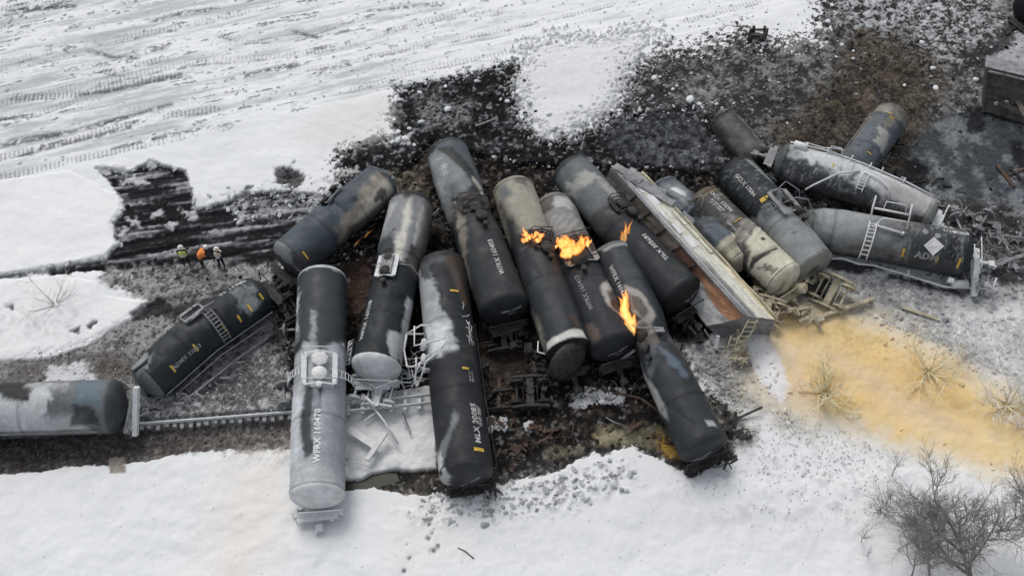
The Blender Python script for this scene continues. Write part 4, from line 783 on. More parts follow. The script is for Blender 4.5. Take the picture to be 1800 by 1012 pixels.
T17.part(MB().lathe(GV(1673, 500, .5), Vector((1, .05, 0)), [(0, .22), (.04, .28), (1.0, .28), (1.05, .2)], 14), 'brake_cylinder', 'frost', True); T17.part(MB().beam(GV(1668, 495, .3), GV(1672, 492, 1.0), .35, .3), 'bracket', 'frost')
T17.part(MB().tube([GV(1462, 455, .6), GV(1480, 454, .7), GV(1510, 464, .6), GV(1535, 466, .5), GV(1600, 485, .45), GV(1660, 504, .4), GV(1745, 508, .4), GV(1752, 488, .9)], .07, 6), 'side_rail', 'frost', True)
T17.part(MB().beam(GV(1712, 520, .2), GV(1716, 452, 2.0), .35, .3), 'end_post', 'frost'); T17.endgear(1, 'frost', 1.2, -.3)
T17.part(MB().beam(GV(1597, 484, .45), GV(1597, 475, .8), .1, .1), 'bracket', 'frost')
# T18
T18 = Tank([(1566, 208, 1.3), (1535, 250, 1.3), (1500, 296, 1.2)], 1.24, 'grey-blue tank car with flaking tan paint pointing away up the brown slope', (.10, .118, .135), [
    ([(.0, -95), (.0, 95), (.14, 60), (.16, 40), (.40, 30), (.60, 50), (.62, 20), (.5, 0), (.22, -10), (.10, -95)], (.20, .19, .16), .1, .7), ([(.40, 0), (.62, 20), (.66, 50), (.5, 45)], (.33, .33, .31), .06, .7), ([(.05, -20), (.2, -30), (.2, -5), (.1, 5)], (.28, .27, .24), .1, .6),
    ([(.0, -30), (.02, -28), (.03, 28), (0, 30)], (.36, .30, .20), .05, .1), ([(.2, -95), (.95, -95), (.95, -55), (.25, -48)], (.16, .15, .13), .1, .2)], seed=18, headcol=((.16, .16, .14), None), seams=(.18, .72), dent=.03)
T18.stripe(.2, .215, 5, 20); T18.stripe(.155, .17, -12, 4); T18.stripe(.85, .865, 15, 30); T18.stripe(.24, .29, -60, -50, 'ash', 'placard')
for th, nm in ((62, 'r'), (-62, 'l')):
    T18.loop([(.52, th, .1), (.50, th*1.1, 1.1), (.70, th*1.1, 1.2), (.72, th, .1)], .04, 'burnt'); T18.loop([(.80, th*1.05, .1), (.82, th*1.15, 1.2), (.98, th*1.1, 1.2), (.98, th, .1)], .04, 'burnt'); T18.loop([(.62, th*1.1, .4), (.9, th*1.1, .5)], .04, 'burnt')
T18.pipe([(.18, -60, .1), (.6, -62, .1), (.9, -62, .1)], .03, 'ash', 'side_rail')
for f in (.76, .82): T18.pipe([(f, -60, .0), (f, -20, .01), (f, 20, .01), (f, 60, .0)], .04, 'burnt', 'band')
# T19 half buried, T20 top right corner
T19 = Tank([(1272, 214, .0), (1332, 282, .1)], 1.12, 'half-buried soot-grey tank car in the dirt above the right cars', (.06, .056, .052), [([(.1, -60), (.9, -60), (.9, 10), (.1, 10)], (.10, .10, .10), .3, .6), ([(.05, 30), (.95, 30), (.95, 45), (.05, 45)], (.22, .22, .21), .15, .3, .8)], seed=19, dent=.08, seams=())
T19.pipe([(.02, -60, .05), (.01, 0, .08), (.02, 60, .05)], .05, 'ash', 'end_band')
T20 = Tank([(1812, 18, 1.2), (1950, -60, 1.2)], 1.5, 'black tank car end poking in at the top right corner', (.014, .017, .021), [], seed=20, headcol=((.012, .014, .018), None))
T20.endgear(0, 'burnt', 1.0, -1.0, rail=False)

# ------------------------------------------------------------------ hopper car: lofted box body, rust side and dust-covered roof
far_sec = [(1064, 328, .3), (1062, 316, 1.0), (1077, 292, 3.1), (1128, 303, 2.7), (1136, 322, .2)]
near_sec = [(1264, 592, .15), (1241, 573, .6), (1314, 557, 3.0), (1366, 561, 2.0), (1352, 590, .0)]
FA = np.array([G(*p) for p in far_sec]); NE = np.array([G(*p) for p in near_sec])
def loft_sec(S, u):                            # u runs 0..5 round the section
    S = np.asarray(S)[..., None]; i = np.floor(u).astype(int) % 5; t = (u-np.floor(u))[..., None]
    return (FA[i]*(1-t)+FA[(i+1) % 5]*t)*(1-S)+(NE[i]*(1-t)+NE[(i+1) % 5]*t)*S
NSH, NU = 130, 100
S, Uu = np.meshgrid(np.linspace(0, 1, NSH), np.linspace(0, 5, NU+1)[:-1], indexing='ij')
V = loft_sec(S, Uu); hz = S*15.2
hn = fbm(hz*.8, Uu*4, 4, 31)-.5; hn2 = fbm(hz*.5, Uu*14, 4, 33)-.5; hn3 = fbm(hz*3, Uu*9, 4, 35)-.5
cen = V.mean(axis=1, keepdims=True); out = V-cen; out /= np.linalg.norm(out, axis=2, keepdims=True)
dentm = (.22*hn+.05*hn3) + .10*np.exp(-((Uu-2.45)/.10)**2)-.07*np.exp(-((Uu-2.22)/.05)**2) + .05*np.exp(-((Uu-1.93)/.03)**2)
V = V+out*dentm[..., None]
hc = np.zeros(S.shape+(3,)); hc[:] = (.30, .26, .21)
def hmix(m, c):
    global hc
    c = np.array(c)*(1+.5*hn2+.4*hn3)[..., None]; hc = hc*(1-m[..., None])+c*m[..., None]
side = (Uu > 1) & (Uu < 2)
hmix(side*sstep(.35, .1, S+.3*hn), (.36, .35, .32)); hmix(side*sstep(.0, .3, hn2+hn)*.7, (.34, .28, .20)); hmix(side*sstep(.45, .6, S+.3*hn)*sstep(.9, .7, S), (.20, .11, .08))
hmix(side*sstep(.74, .80, S+.25*hn2)*sstep(1.1, 1.25, Uu+0*S), (.42, .22, .13)); hmix(side*sstep(.66, .76, S+.15*hn)*sstep(1.64, 1.46, Uu+.45*hn2), (.64, .65, .64))
hmix(sstep(1.97, 2.0, Uu)*sstep(3.02, 3.0, Uu), (.38, .39, .37)); hmix(sstep(2.25, 2.36, Uu+.25*hn+.2*hn2)*sstep(3.02, 3, Uu)*sstep(.05, .15, S), (.68, .67, .58))
hmix(sstep(2.75, 2.9, Uu+.2*hn)*sstep(3.1, 3, Uu)*sstep(.55, .75, S), (.70, .62, .40)); hmix(sstep(2.0, 2.05, Uu)*sstep(2.4, 2.3, Uu-.15*hn)*sstep(.6, .7, S), (.22, .225, .22))
hmix(sstep(3.0, 3.05, Uu), (.18, .17, .14)); hmix((Uu < 1)*1.0, (.10, .09, .08))
M['hopdust'] = plain('cream_dust', (.50, .47, .38), (.72, .69, .60), 2.0, .85)
rootH = empty('hopper_car', tuple(V.reshape(-1, 3).mean(0)*[1, 1, 0]), 'rusty-sided hopper car with dust-white roof tipped over at the head of the ochre spill', 'hopper car')
oh = np.array(rootH.location); i = np.arange(NSH*NU).reshape(NSH, NU); nx = np.roll(i, -1, 1)
F = np.stack([i[:-1], nx[:-1], nx[1:], i[1:]], -1).reshape(-1, 4)
link_mesh('body', mesh_from('body', V.reshape(-1, 3)-oh, F[:, ::-1], M['shell'], False, np.clip(hc, .01, .8).reshape(-1, 3)), rootH)
def hpnt(s, u, off=0.0):
    p = loft_sec(np.array(s), np.array(u)); c = (FA.mean(0)*(1-s)+NE.mean(0)*s); n = p-c; n /= np.linalg.norm(n); return Vector(p+n*off)
q = MB(); q.add([Vector(v) for v in V[-1]], [tuple(range(NU))]); q.build('end_panel', M['ash'], rootH)
q = MB(); q.add([Vector(v) for v in V[0]], [tuple(range(NU))[::-1]]); q.build('end_panel', M['ash'], rootH)
for k in (3, 5, 7, 9, 11):
    s = .03+k*.058; MB().beam(hpnt(s, 1.05, .03), hpnt(s, 1.93, .04), .09, .10).build('side_rib', M['rust'] if k < 12 else M['ash'], rootH)
MB().tube([hpnt(t, 1.96, .10) for t in np.linspace(0, 1, 14)], .10, 5).build('roof_rail', M['ash'], rootH, True)
MB().tube([hpnt(t, 2.98, .08+.04*math.sin(t*23)) for t in np.linspace(0, 1, 20)], .09, 5).build('roof_rail', M['cream'], rootH, True)
MB().tube([hpnt(t, 2.08, .08) for t in np.linspace(0, 1, 14)], .03, 4).build('roof_seam', M['frost'], rootH, True)
for k in range(5):
    s = .10+k*.095; jw = random.uniform(-.01, .01)
    MB().beam(hpnt(s, 2.40, .04), hpnt(s+.07, 2.40+jw, .05), .50, .10, hpnt(s, 2.5, 1)-hpnt(s, 2.5, 0)).build('roof_hatch', M['frost'], rootH, bevel=.03)
    MB().beam(hpnt(s, 2.80, .07), hpnt(s+.092, 2.80, .07+random.uniform(-.02, .05)), .30, .04, hpnt(s, 2.7, 1)-hpnt(s, 2.7, 0)).build('running_board', M['hopdust'], rootH)
for (s0, u0, s1, u1) in ((.0, 2.1, .10, 2.5), (.1, 2.5, .16, 2.98), (.06, 2.2, .24, 2.9), (.3, 2.95, .36, 3.1)):
    MB().beam(hpnt(s0, u0, .25), hpnt(s1, u1, .35), .5, .04, (0, 0, 1)).build('peeled_sheet', M['ash'], rootH)
# end ladder and frame over the white mound
def ladder_px(root, a, b, w, n, mat, r=.04, za=2.6, zb=.3):
    A, B = GV(*a), GV(*b); sd = Vector((w, .0, 0)); mb = MB(); mb.tube([A-sd/2, B-sd/2], r, 5); mb.tube([A+sd/2, B+sd/2], r, 5); L = mb.build('ladder', M[mat], root, True)
    for k in range(n):
        t = (k+.5)/n; p = A.lerp(B, t); MB().tube([p-sd/2, p+sd/2], r*.8, 4).build('rung', M[mat], L)
ladder_px(rootH, (1324, 562, 2.9), (1290, 628, 1.0), .55, 8, 'cream'); ladder_px(rootH, (1292, 590, 1.4), (1282, 622, .7), .45, 3, 'cream')
MB().beam(GV(1283, 628, .7), GV(1312, 632, .7), .28, .12).build('end_platform', M['cream'], rootH)
MB().beam(GV(1262, 590, .9), GV(1258, 612, .3), .22, .22).build('side_sill_post', M['frost'], rootH); MB().tube([GV(1238, 578, .5), GV(1252, 602, .2)], .05, 5).build('brace', M['ash'], rootH)
MB().tube([GV(1316, 560, 2.8), GV(1330, 575, 2.0), GV(1305, 600, 1.4), GV(1308, 632, .5)], .05, 5).build('handrail', M['cream'], rootH, True)
MB().lathe(GV(1306, 638, .3), (1, .1, .3), [(-.5, .10), (-.5, .3), (-.38, .3), (-.38, .10), (.4, .10), (.4, .3), (.5, .3), (.5, .1)], 14).build('loose_wheel_pair', M['ash'], rootH)

# ------------------------------------------------------------------ overturned brown gondola at the right edge
rootB = empty('overturned_gondola', GV(1830, 190, 0), 'sooty brown flat-sided railcar on its side at the right edge below the pale slope', 'railcar')
A, B, Cc, Dd = GV(1736, 120, 2.9), GV(1960, 172, 2.9), GV(1950, 262, 0.1), GV(1728, 196, .1); back = Vector((.2, 1.3, 0))
q = MB(); q.add([A, B, Cc, Dd, A+back, B+back, Cc+back, Dd+back], [(0, 3, 2, 1), (4, 5, 6, 7), (0, 1, 5, 4), (1, 2, 6, 5), (2, 3, 7, 6), (3, 0, 4, 7)]); q.build('body', M['sootrust'], rootB)
MB().beam(A.lerp(A+back, .5)+Vector((-.1, 0, .05)), B.lerp(B+back, .5)+Vector((0, 0, .05)), 1.2, .06).build('dust_covered_top', M['ash'], rootB)
nrm = Vector((.05, -1, .25)).normalized()
for k in range(9):
    t = k/8; MB().beam(A.lerp(B, t)+nrm*.06, Dd.lerp(Cc, t)+nrm*.06, .14, .12, nrm).build('side_rib', M['sootrust'], rootB)
for t in (.05, .33, .62, .95): MB().beam(A.lerp(Dd, t)+nrm*.10, B.lerp(Cc, t)+nrm*.10, .10, .12, nrm).build('side_rail', M['sootrust' if t != .05 else 'ash'], rootB)
for x, y in ((1756, 152), (1748, 178), (1766, 176)): MB().lathe(GV(x, y, 1.4)+nrm*.3, nrm, [(0, .16), (.1, .16), (.12, .08)], 12).build('valve', M['ash'], rootB)

for (x, y, x2, y2) in ((1738, 150, 1800, 168), (1745, 172, 1790, 196), (1770, 140, 1800, 200)):
    MB().beam(GV(x, y, 1.5)+nrm*.15, GV(x2, y2, 1.3)+nrm*.2, .35, .05, nrm).build('torn_panel', M['sootrust'], rootB)
# ------------------------------------------------------------------ wheelsets, trucks, rails, loose scrap
def wheel_mb(mb, c, ax, r=.42): 
    return mb.lathe(c, ax, [(-.03, .10), (-.03, .17), (.0, .18), (.0, r-.09), (-.05, r-.08), (-.05, r), (.06, r), (.07, r+.03), (.09, r+.03), (.09, r-.06), (.04, r-.09), (.04, .16), (.10, .15), (.10, .08)], 22)
def wheelset(a, b, label, mat, r=.44, group=None, name='wheelset'):
    a, b = Vector(a), Vector(b); c = (a+b)/2; ax = (b-a).normalized(); root = empty(name, (c.x, c.y, min(a.z, b.z)-r*.5), label, 'wheelset', group)
    MB().lathe(c, ax, [(-1.05, .07), (-.72, .08), (-.7, .11), (-.5, .085), (.5, .085), (.7, .11), (.72, .08), (1.05, .07)], 12).build('axle', M[mat], root, True)
    for sg in (-1, 1): q = MB(); wheel_mb(q, c+ax*(sg*.72), ax*(-sg), r); q.build('wheel', M[mat], root, False)
    return root
wheelset(GG(498, 676, .55), GG(500, 712, .5), 'pale wheelset on the gravel just left of the grey-white car', 'ash')
wheelset(GG(507, 580, .5), GG(535, 578, .6), 'pale round wheel showing its face left of the grey-white car', 'ash')
wheelset(GG(622, 700, .6), GG(630, 665, .8), 'frosted wheelset under the white domed car end', 'frost')
wheelset(GG(1678, 378, .5), GG(1694, 412, .5), 'wheelset with both pale wheel rims up, right of the frost-streaked cars', 'ash')
wheelset(GG(1722, 398, .5), GG(1734, 380, .6), 'single wheel rim standing in the dark soil near the right edge', 'ash')
wheelset(GG(1752, 412, .3), GG(1790, 418, .3), 'dusty wheel and thick axle lying in the rubble at the right edge', 'ash', .36)
def truck(o, ex, ey, label, mat, wheels=True, k=1.0):
    o = Vector(o); ex = Vector(ex).normalized(); ey = Vector(ey); ey = (ey-ex*ey.dot(ex)).normalized(); ez = ex.cross(ey)
    P = lambda x, y, z: o+ex*x*k+ey*y*k+ez*z*k
    root = empty('wheel_truck', o, label, 'wheel truck')
    for sg in (-1, 1):
        y = sg*1.0; q = MB()
        q.beam(P(-1.15, y, .12), P(-.45, y, .30), .16*k, .16*k, ez); q.beam(P(-.45, y, .30), P(.45, y, .30), .16*k, .16*k, ez); q.beam(P(.45, y, .30), P(1.15, y, .12), .16*k, .16*k, ez)
        q.beam(P(-1.0, y, .05), P(-.35, y, -.28), .14*k, .14*k, ez); q.beam(P(-.35, y, -.28), P(.35, y, -.28), .14*k, .18*k, ez); q.beam(P(.35, y, -.28), P(1.0, y, .05), .14*k, .14*k, ez)
        for sx in (-.3, .3): q.beam(P(sx, y, -.28), P(sx, y, .30), .10*k, .12*k, ex)
        q.build('side_frame', M[mat], root)
        for sx in (-.12, .12): MB().lathe(P(sx, y, -.2), ez, [(0, .09*k), (.42*k, .09*k)], 8).build('spring', M[mat], root)
        if wheels:
            a = [P(sg*.85, -.72, 0), P(sg*.85, .72, 0)]
            MB().lathe(P(sg*.85, 0, 0), ey, [(-1.1*k, .07), (1.1*k, .07)], 10).build('axle', M[mat], root)
            for s2 in (-1, 1): q = MB(); wheel_mb(q, P(sg*.85, s2*.72, 0), ey*(-s2), .43*k); q.build('wheel', M[mat], root)
    q = MB(); q.beam(P(0, -1.0, .18), P(0, 1.0, .18), .42*k, .26*k, ez); q.lathe(P(0, 0, .30), ez, [(0, .26), (.08, .26), (.08, .18)], 16); q.build('bolster', M[mat], root)
    for sx in (-.45, .45): MB().tube([P(sx, -.85, .05), P(sx, 0, -.12), P(sx, .85, .05)], .045*k, 5).build('brake_beam', M[mat], root, True)
    return root
truck(GG(1462, 512, .75), GV(1500, 505, .8)-GV(1440, 478, .6), GV(1440, 545, .2)-GV(1500, 500, 1.4), 'cream-dusted upturned wheel truck beside the dented car end, above the ochre spill', 'cream', k=1.0)
truck(GG(932, 689, .45), (1, .05, 0), (0, 1, .12), 'dark wheel truck with pale wheel rims on the brown dirt between the cars', 'burnt', k=.95)
truck(GG(1332, 60, .45), (.35, 1, 0), (1, -.3, .3), 'small black wheel truck alone on the slope at the top', 'burnt', k=.62)
truck(GG(885, 590, .7), (1, .1, .1), (0, 1, .2), 'blackened wheel truck under the lower end of the longest charcoal car', 'burnt', k=.9)
truck(GG(668, 690, .7), (1, -.2, .2), (.1, 1, .1), 'frost-covered wheel truck under the white domed end', 'frost', k=.85)
truck(GG(500, 545, .6), (1, .6, .3), (-.5, 1, .2), 'charred wheel truck between the diagonal cars and the grey-white car', 'burnt', k=.8)
truck(GG(1350, 545, .7), (1, -.6, .3), (.5, 1, .4), 'dust-covered wheel truck at the foot of the cream car end', 'cream', k=.8)
truck(GG(1268, 800, .4), (1, .5, .2), (-.4, 1, .5), 'black crushed wheel truck against the lowest car end on the right', 'burnt', k=.62)
def rail_mb(mb, pts, h=.17):
    for a, b in zip(pts[:-1], pts[1:]): mb.beam(a-Vector((0, 0, h*.45)), b-Vector((0, 0, h*.45)), .14, .03); mb.beam(a, b, .025, h*.8); mb.beam(a+Vector((0, 0, h*.4)), b+Vector((0, 0, h*.4)), .075, .05)
    return mb
trk = empty('railway_track', GV(380, 740, 0), 'short stretch of frosted railway track between the level car and the grey-white car', 'railway track')
rail_mb(MB(), [GV(246, 744, .30), GV(340, 737, .32), GV(430, 730, .32), GV(520, 723, .32)]).build('rail', M['frost'], trk)
ta = GV(250, 753, .16); tb = GV(524, 733, .16); tn = Vector((-.06, 2.5, -.35)); tie0 = None
for k in range(20):
    p = ta.lerp(tb, k/19)+Vector((random.uniform(-.04, .04), random.uniform(-.12, .06), 0))
    if tie0 is None: tie0 = MB().beam(p, p+tn, .23, .18).build('tie', M['ash'], trk, bevel=.02)
    else: c = tie0.copy(); COL.objects.link(c); c.parent = trk; c.location = p-ta; c.rotation_euler = (0, 0, random.uniform(-.05, .05)) if False else (0, 0, 0)
trk2 = empty('railway_track', GV(690, 712, 0), 'snow-buried railway track in the white patch between two cars', 'railway track')
for ya in (0, -14): rail_mb(MB(), [GV(606, 722+ya, .36), GV(690, 714+ya, .36), GV(764, 706+ya, .36)]).build('rail', M['frost'], trk2)
for k in range(6): p = GV(612+k*25, 728-k*2, .22); MB().beam(p, p+Vector((-.04, 1.3, 0)), .22, .16).build('tie', M['frost'], trk2)
trk3 = empty('railway_track', GV(880, 700, -.3), 'charred railway track in the brown dirt right of the black car', 'railway track')
for ya in (0, -30): rail_mb(MB(), [GV(846, 720+ya, -.1), GV(905, 714+ya, .0), GV(975, 706+ya, -.05)]).build('rail', M['burnt'], trk3)
for k in range(5): p = GV(850+k*26, 724-k*2, -.3); MB().beam(p, p+Vector((.05, 2.2, 0)), .22, .16).build('tie', M['rust'], trk3)
def bar(a, b, w, h, mat, label, cat='beam', name='steel_beam', mid=None, tube=False):
    A = GG(*a) if len(a) == 3 else GV(*a[:3]); B = GG(*b)
    P = [A]+([GG(*mid)] if mid else [])+[B]; q = MB()
    if tube: q.tube(P, w/2, 6)
    else:
        for u, v in zip(P[:-1], P[1:]): q.beam(u, v, w, h)
    return tag(q.build(name, M[mat], None, tube), label, cat)
bar((1432, 560, .3), (1535, 525, .35), .24, .22, 'cream', 'long dust-coated beam lying below the upturned wheel truck')
bar((1586, 540, .15), (1652, 562, .12), .20, .12, 'cream', 'short pale plank lying alone on the frosted ground at the right', 'plank', 'plank')
bar((1424, 545, .4), (1445, 582, .2), .12, .12, 'cream', 'thin bent bar pointing down into the ochre spill from the beam', 'bar', 'steel_bar')
bar((1335, 552, .5), (1424, 540, .6), .16, .12, 'cream', 'dust-coated bar across the foot of the cream tank end', 'bar', 'steel_bar', (1380, 548, .8))
bar((1715, 480, .4), (1830, 440, .5), .24, .2, 'ash', 'grey frosted beam running off the right edge of the picture', mid=(1770, 458, .5))
bar((1264, 750, .3), (1340, 715, .5), .12, .10, 'burnt', 'straight dark bar sticking out right of the lowest car end', 'bar', 'steel_bar')
bar((1080, 690, .1), (1175, 735, .2), .14, .16, 'rust', 'dark curved rail reaching the lowest right car from the left', 'rail', 'loose_rail', (1125, 700, .15))
bar((836, 222, .1), (874, 208, .2), .10, .10, 'ash', 'pale stick lying on the black slope above the longest car', 'stick', 'stick')
bar((613, 754, .55), (660, 784, .5), .46, .16, 'white', 'frosted flat side frame lying in the white snow patch')
bar((645, 808, .5), (678, 760, .7), .28, .2, 'white', 'frosted round-ended post crossing the side frame in the white snow patch', 'post', 'post')
bar((640, 695, .8), (700, 780, .5), .14, .12, 'white', 'thin frosted rod across the white snow patch', 'rod', 'rod', (674, 738, .75), True)
bar((606, 815, .2), (650, 822, .3), .08, .08, 'frost', 'thin curled pipe at the bottom left of the white snow patch', 'pipe', 'pipe', (630, 812, .3), True)
bar((712, 745, .3), (722, 762, .25), .10, .1, 'frost', 'small bent frosted bracket right of the rod in the white snow patch', 'bracket', 'bracket', (708, 724, .5), True)
bar((425, 625, .3), (520, 560, .5), .14, .12, 'ash', 'long grey beam on the ground below the upper end of the diagonal car')
bar((330, 700, .2), (425, 625, .3), .12, .10, 'ash', 'long grey beam continuing down along the diagonal car')
bar((985, 808-40, .1), (1010, 742, .2), .07, .07, 'rust', 'thin bent rusty wire in the brown dirt below the torn open car', 'wire', 'wire', (1004, 768, .3), True)
bar((1065, 733, .2), (1098, 747, .2), .08, .08, 'ash', 'thin pale rod beside the tan puddle in the brown dirt', 'rod', 'rod', (1080, 742, .2), True)
bar((805, 962, .05), (833, 981, .06), .06, .06, 'bark', 'thin dark curved twig on the clean snow at the bottom', 'twig', 'twig', (818, 968, .07), True)
bar((1752, 290, .1), (1782, 328, .1), .22, .15, 'rust', 'short rusty beam on the ash slope at the right edge')
bar((1770, 308, .1), (1812, 292, .1), .16, .12, 'rust', 'rusty crosspiece beside the short beam on the ash slope')
bar((1600, 322, .1), (1660, 312, .1), .08, .08, 'burnt', 'black charred stick on the ash slope beside the flaking tank', 'stick', 'stick')
bar((640, 740, .3), (690, 700, .5), .10, .05, 'frost', 'frosted plate edge under the white domed end', 'plate', 'steel_plate')
bar((812, 560, .5), (860, 700, .1), .05, .05, 'ash', 'thin upright cable in the gap right of the black car', 'cable', 'cable', (826, 640, .4), True)
# truss-like bracket left of the white domed end
tb_ = empty('lattice_bracket', GG(612, 640, 0), 'white lattice steel bracket standing left of the white domed car end', 'bracket')
MB().tube([GV(607, 640, 1.0), GV(614, 600, 1.6), GV(622, 596, 1.6), GV(614, 640, 1.0), GV(606, 640, 1.0)], .06, 5).build('frame', M['frost'], tb_, True)
for k in range(4): MB().tube([GV(608+k*1.6, 636-k*9, 1.05+k*.14), GV(616+k*1.4, 628-k*9, 1.1+k*.14)], .05, 4).build('lattice_bar', M['frost'], tb_)
# tangled scrap nobody could count: short rods, plates and cable ends in the gaps
def scrap(zones, n, mat, label, seed, zlo=-.2, zhi=.9, kk=1.0):
    rg = random.Random(seed); q = MB()
    for _ in range(n):
        x0, y0, x1, y1 = rg.choice(zones); t = rg.random(); w = rg.uniform(-9, 9)
        p = GG(x0+(x1-x0)*t+w, y0+(y1-y0)*t+w*.4, rg.uniform(0, zhi-zlo)); a = rg.uniform(0, 6.28); L = rg.uniform(.2, 1.1)*kk
        dv = Vector((math.cos(a), math.sin(a), rg.uniform(-.5, .5)))*L; r = rg.random()
        if r < .16:
            w_ = Vector((rg.uniform(-1, 1), rg.uniform(-1, 1), rg.uniform(.1, 1))).normalized(); o_ = w_.orthogonal().normalized(); e_ = w_.cross(o_); ra = rg.uniform(.25, .8)*kk; sp = rg.uniform(1.5, 4.5)
            q.tube([p+(o_*math.cos(sp*i_/7)+e_*math.sin(sp*i_/7))*ra for i_ in range(8)], rg.uniform(.015, .035), 4)
        elif r < .55: q.tube([p-dv/2, p+Vector((rg.uniform(-.15, .15), rg.uniform(-.15, .15), rg.uniform(-.05, .25))), p+dv/2], rg.uniform(.015, .045), 4)
        elif r < .85: q.beam(p-dv/2, p+dv/2, rg.uniform(.05, .2), rg.uniform(.03, .1), (rg.uniform(-1, 1), rg.uniform(-1, 1), 1))
        else: q.beam(p-dv*.3, p+dv*.3, rg.uniform(.2, .5), .03, (rg.uniform(-1, 1), rg.uniform(-1, 1), 1))
    return tag(q.build('tangled_scrap', M[mat]), label, 'scrap', None, 'stuff')
scrap([(610, 480, 590, 620), (480, 520, 520, 560), (480, 560, 500, 640), (715, 560, 720, 620), (735, 420, 735, 460)], 90, 'burnt', 'blackened scrap in the gaps between the left cars', 1)
scrap([(840, 560, 930, 590), (850, 590, 860, 700), (930, 600, 950, 680), (1000, 690, 1120, 680), (1130, 640, 1140, 690), (1200, 560, 1230, 600)], 150, 'burnt', 'blackened scrap below the middle cars', 2)
scrap([(850, 680, 970, 720), (860, 740, 1000, 760), (870, 790, 1000, 770), (1100, 740, 1190, 780)], 60, 'rust', 'rusty scrap on the brown dirt', 3, zhi=.1)
scrap([(1310, 500, 1420, 560), (1330, 470, 1340, 520), (1350, 530, 1440, 560), (1300, 590, 1300, 640), (1390, 500, 1440, 490)], 150, 'cream', 'dust-coated scrap at the foot of the cream tank end', 4)
scrap([(1640, 350, 1760, 400), (1720, 400, 1790, 440), (1700, 440, 1790, 470), (1700, 480, 1740, 520), (1640, 330, 1650, 380)], 150, 'ash', 'ash-grey scrap at the right end of the level car', 5)
scrap([(640, 680, 710, 700), (610, 700, 720, 715), (700, 680, 730, 620), (750, 640, 720, 680)], 55, 'frost', 'frosted scrap under the white domed end', 6)
scrap([(515, 895, 600, 910), (530, 900, 560, 915)], 28, 'frost', 'frosted scrap at the lower end of the grey-white car', 7, zhi=.5, kk=.7)
scrap([(760, 860, 870, 870), (840, 830, 875, 870)], 34, 'burnt', 'black scrap at the lower end of the black car', 8, zhi=.5, kk=.8)
scrap([(1200, 825, 1290, 815), (1280, 750, 1320, 770), (1240, 690, 1290, 740)], 50, 'burnt', 'black scrap around the lowest car end on the right', 9, zhi=.6)
scrap([(240, 720, 330, 700), (330, 700, 430, 640), (230, 690, 260, 730)], 60, 'ash', 'grey scrap along the underside of the diagonal car', 10, zhi=.4)
scrap([(820, 400, 870, 420), (760, 380, 800, 420), (880, 350, 880, 420), (920, 430, 970, 440), (960, 420, 1030, 440)], 60, 'burnt', 'wiry scrap between the middle tops', 11, zhi=3.0, kk=.7)
scrap([(1580, 300, 1680, 330), (1780, 300, 1800, 320), (1240, 330, 1260, 420), (1140, 300, 1240, 340)], 50, 'burnt', 'dark sticks on the ash slope', 12, zhi=.2)

# ------------------------------------------------------------------ rubble and snow clods
def ico(sub):
    bm = bmesh.new(); bmesh.ops.create_icosphere(bm, subdivisions=sub, radius=1); v = np.array([list(x.co) for x in bm.verts]); f = np.array([[q.index for q in x.verts] for x in bm.faces]); bm.free(); return v, f
def rocks(name, pts, sizes, cols, sub, flat=.6, seed=0):
    v0, f0 = ico(sub); rg = np.random.default_rng(seed); n = len(pts); nv = len(v0)
    vv = []; bank = [v0*(1+.95*(rg.random((nv, 1))-.5))*[1, rg.uniform(.5, .9), rg.uniform(.35, .7)] for _ in range(12)]
    ang = rg.random(n)*6.28; V = np.empty((n, nv, 3)); 
    for k in range(n):
        c, s_ = math.cos(ang[k]), math.sin(ang[k]); b = bank[k % 12]; x = b[:, 0]*c-b[:, 1]*s_; y = b[:, 0]*s_+b[:, 1]*c
        V[k] = np.stack([x, y, b[:, 2]*flat/.6], 1)*sizes[k]+pts[k]
    F = (f0[None]+np.arange(n)[:, None, None]*nv).reshape(-1, 3); C = np.repeat(np.asarray(cols)[:, None, :], nv, 1).reshape(-1, 3)
    return V.reshape(-1, 3), F, C
def scatter(mask, n, smin, smax, colf, name, label, sub=1, seed=0, power=2.5):
    rg = np.random.default_rng(seed); area = np.outer(np.gradient(gy), np.gradient(gx)); w = (mask*area).ravel(); w = w/w.sum()
    k = rg.choice(w.size, n, p=w); px = X.ravel()[k]+rg.normal(0, .05, n); py = Y.ravel()[k]+rg.normal(0, .05, n)
    sz = smin+(smax-smin)*rg.random(n)**power; pts = np.stack([px, py, Z.ravel()[k]+sz*.15], 1)
    V, F, C = rocks(name, pts, sz, colf(rg, n, colr.reshape(-1, 3)[k]), sub, seed=seed)
    me = mesh_from(name, V, F, M['rubble'], False, C); o = link_mesh(name, me); tag(o, label, 'rubble', None, 'stuff'); return o
cen_m = (np.abs(X) < 42)*(Y < 31)*(Y > -21)
hillw = np.clip(hill+pale_speck*1.5, 0, 2)*(1-ashp)*(1-np.clip(brn, 0, .75))*(1-.7*black)*cen_m
grey = lambda lo, hi: (lambda rg, n, c: np.clip((lo+(hi-lo)*rg.random((n, 1))**1.2)*np.array([[.98, 1, 1.02]]), 0, .8))
scatter(hillw, 4200, .02, .17, grey(.10, .55), 'snow_clods', 'grey-white snow clods strewn over the burnt hillside', 1, 1, 4.5)
scatter((black+hill*.15+brn*.4+plough*.25)*cen_m, 3600, .03, .20, grey(.012, .07), 'dark_clods', 'black soil clods over the burnt slope', 1, 2, 4)
scatter((floor_*(1-frost)*(1-pond))*cen_m, 3600, .03, .20, lambda rg, n, c: np.array([[.075, .058, .048]])*(.3+1.5*rg.random((n, 1))), 'dirt_clods', 'brown dirt clods under the cars', 1, 3)
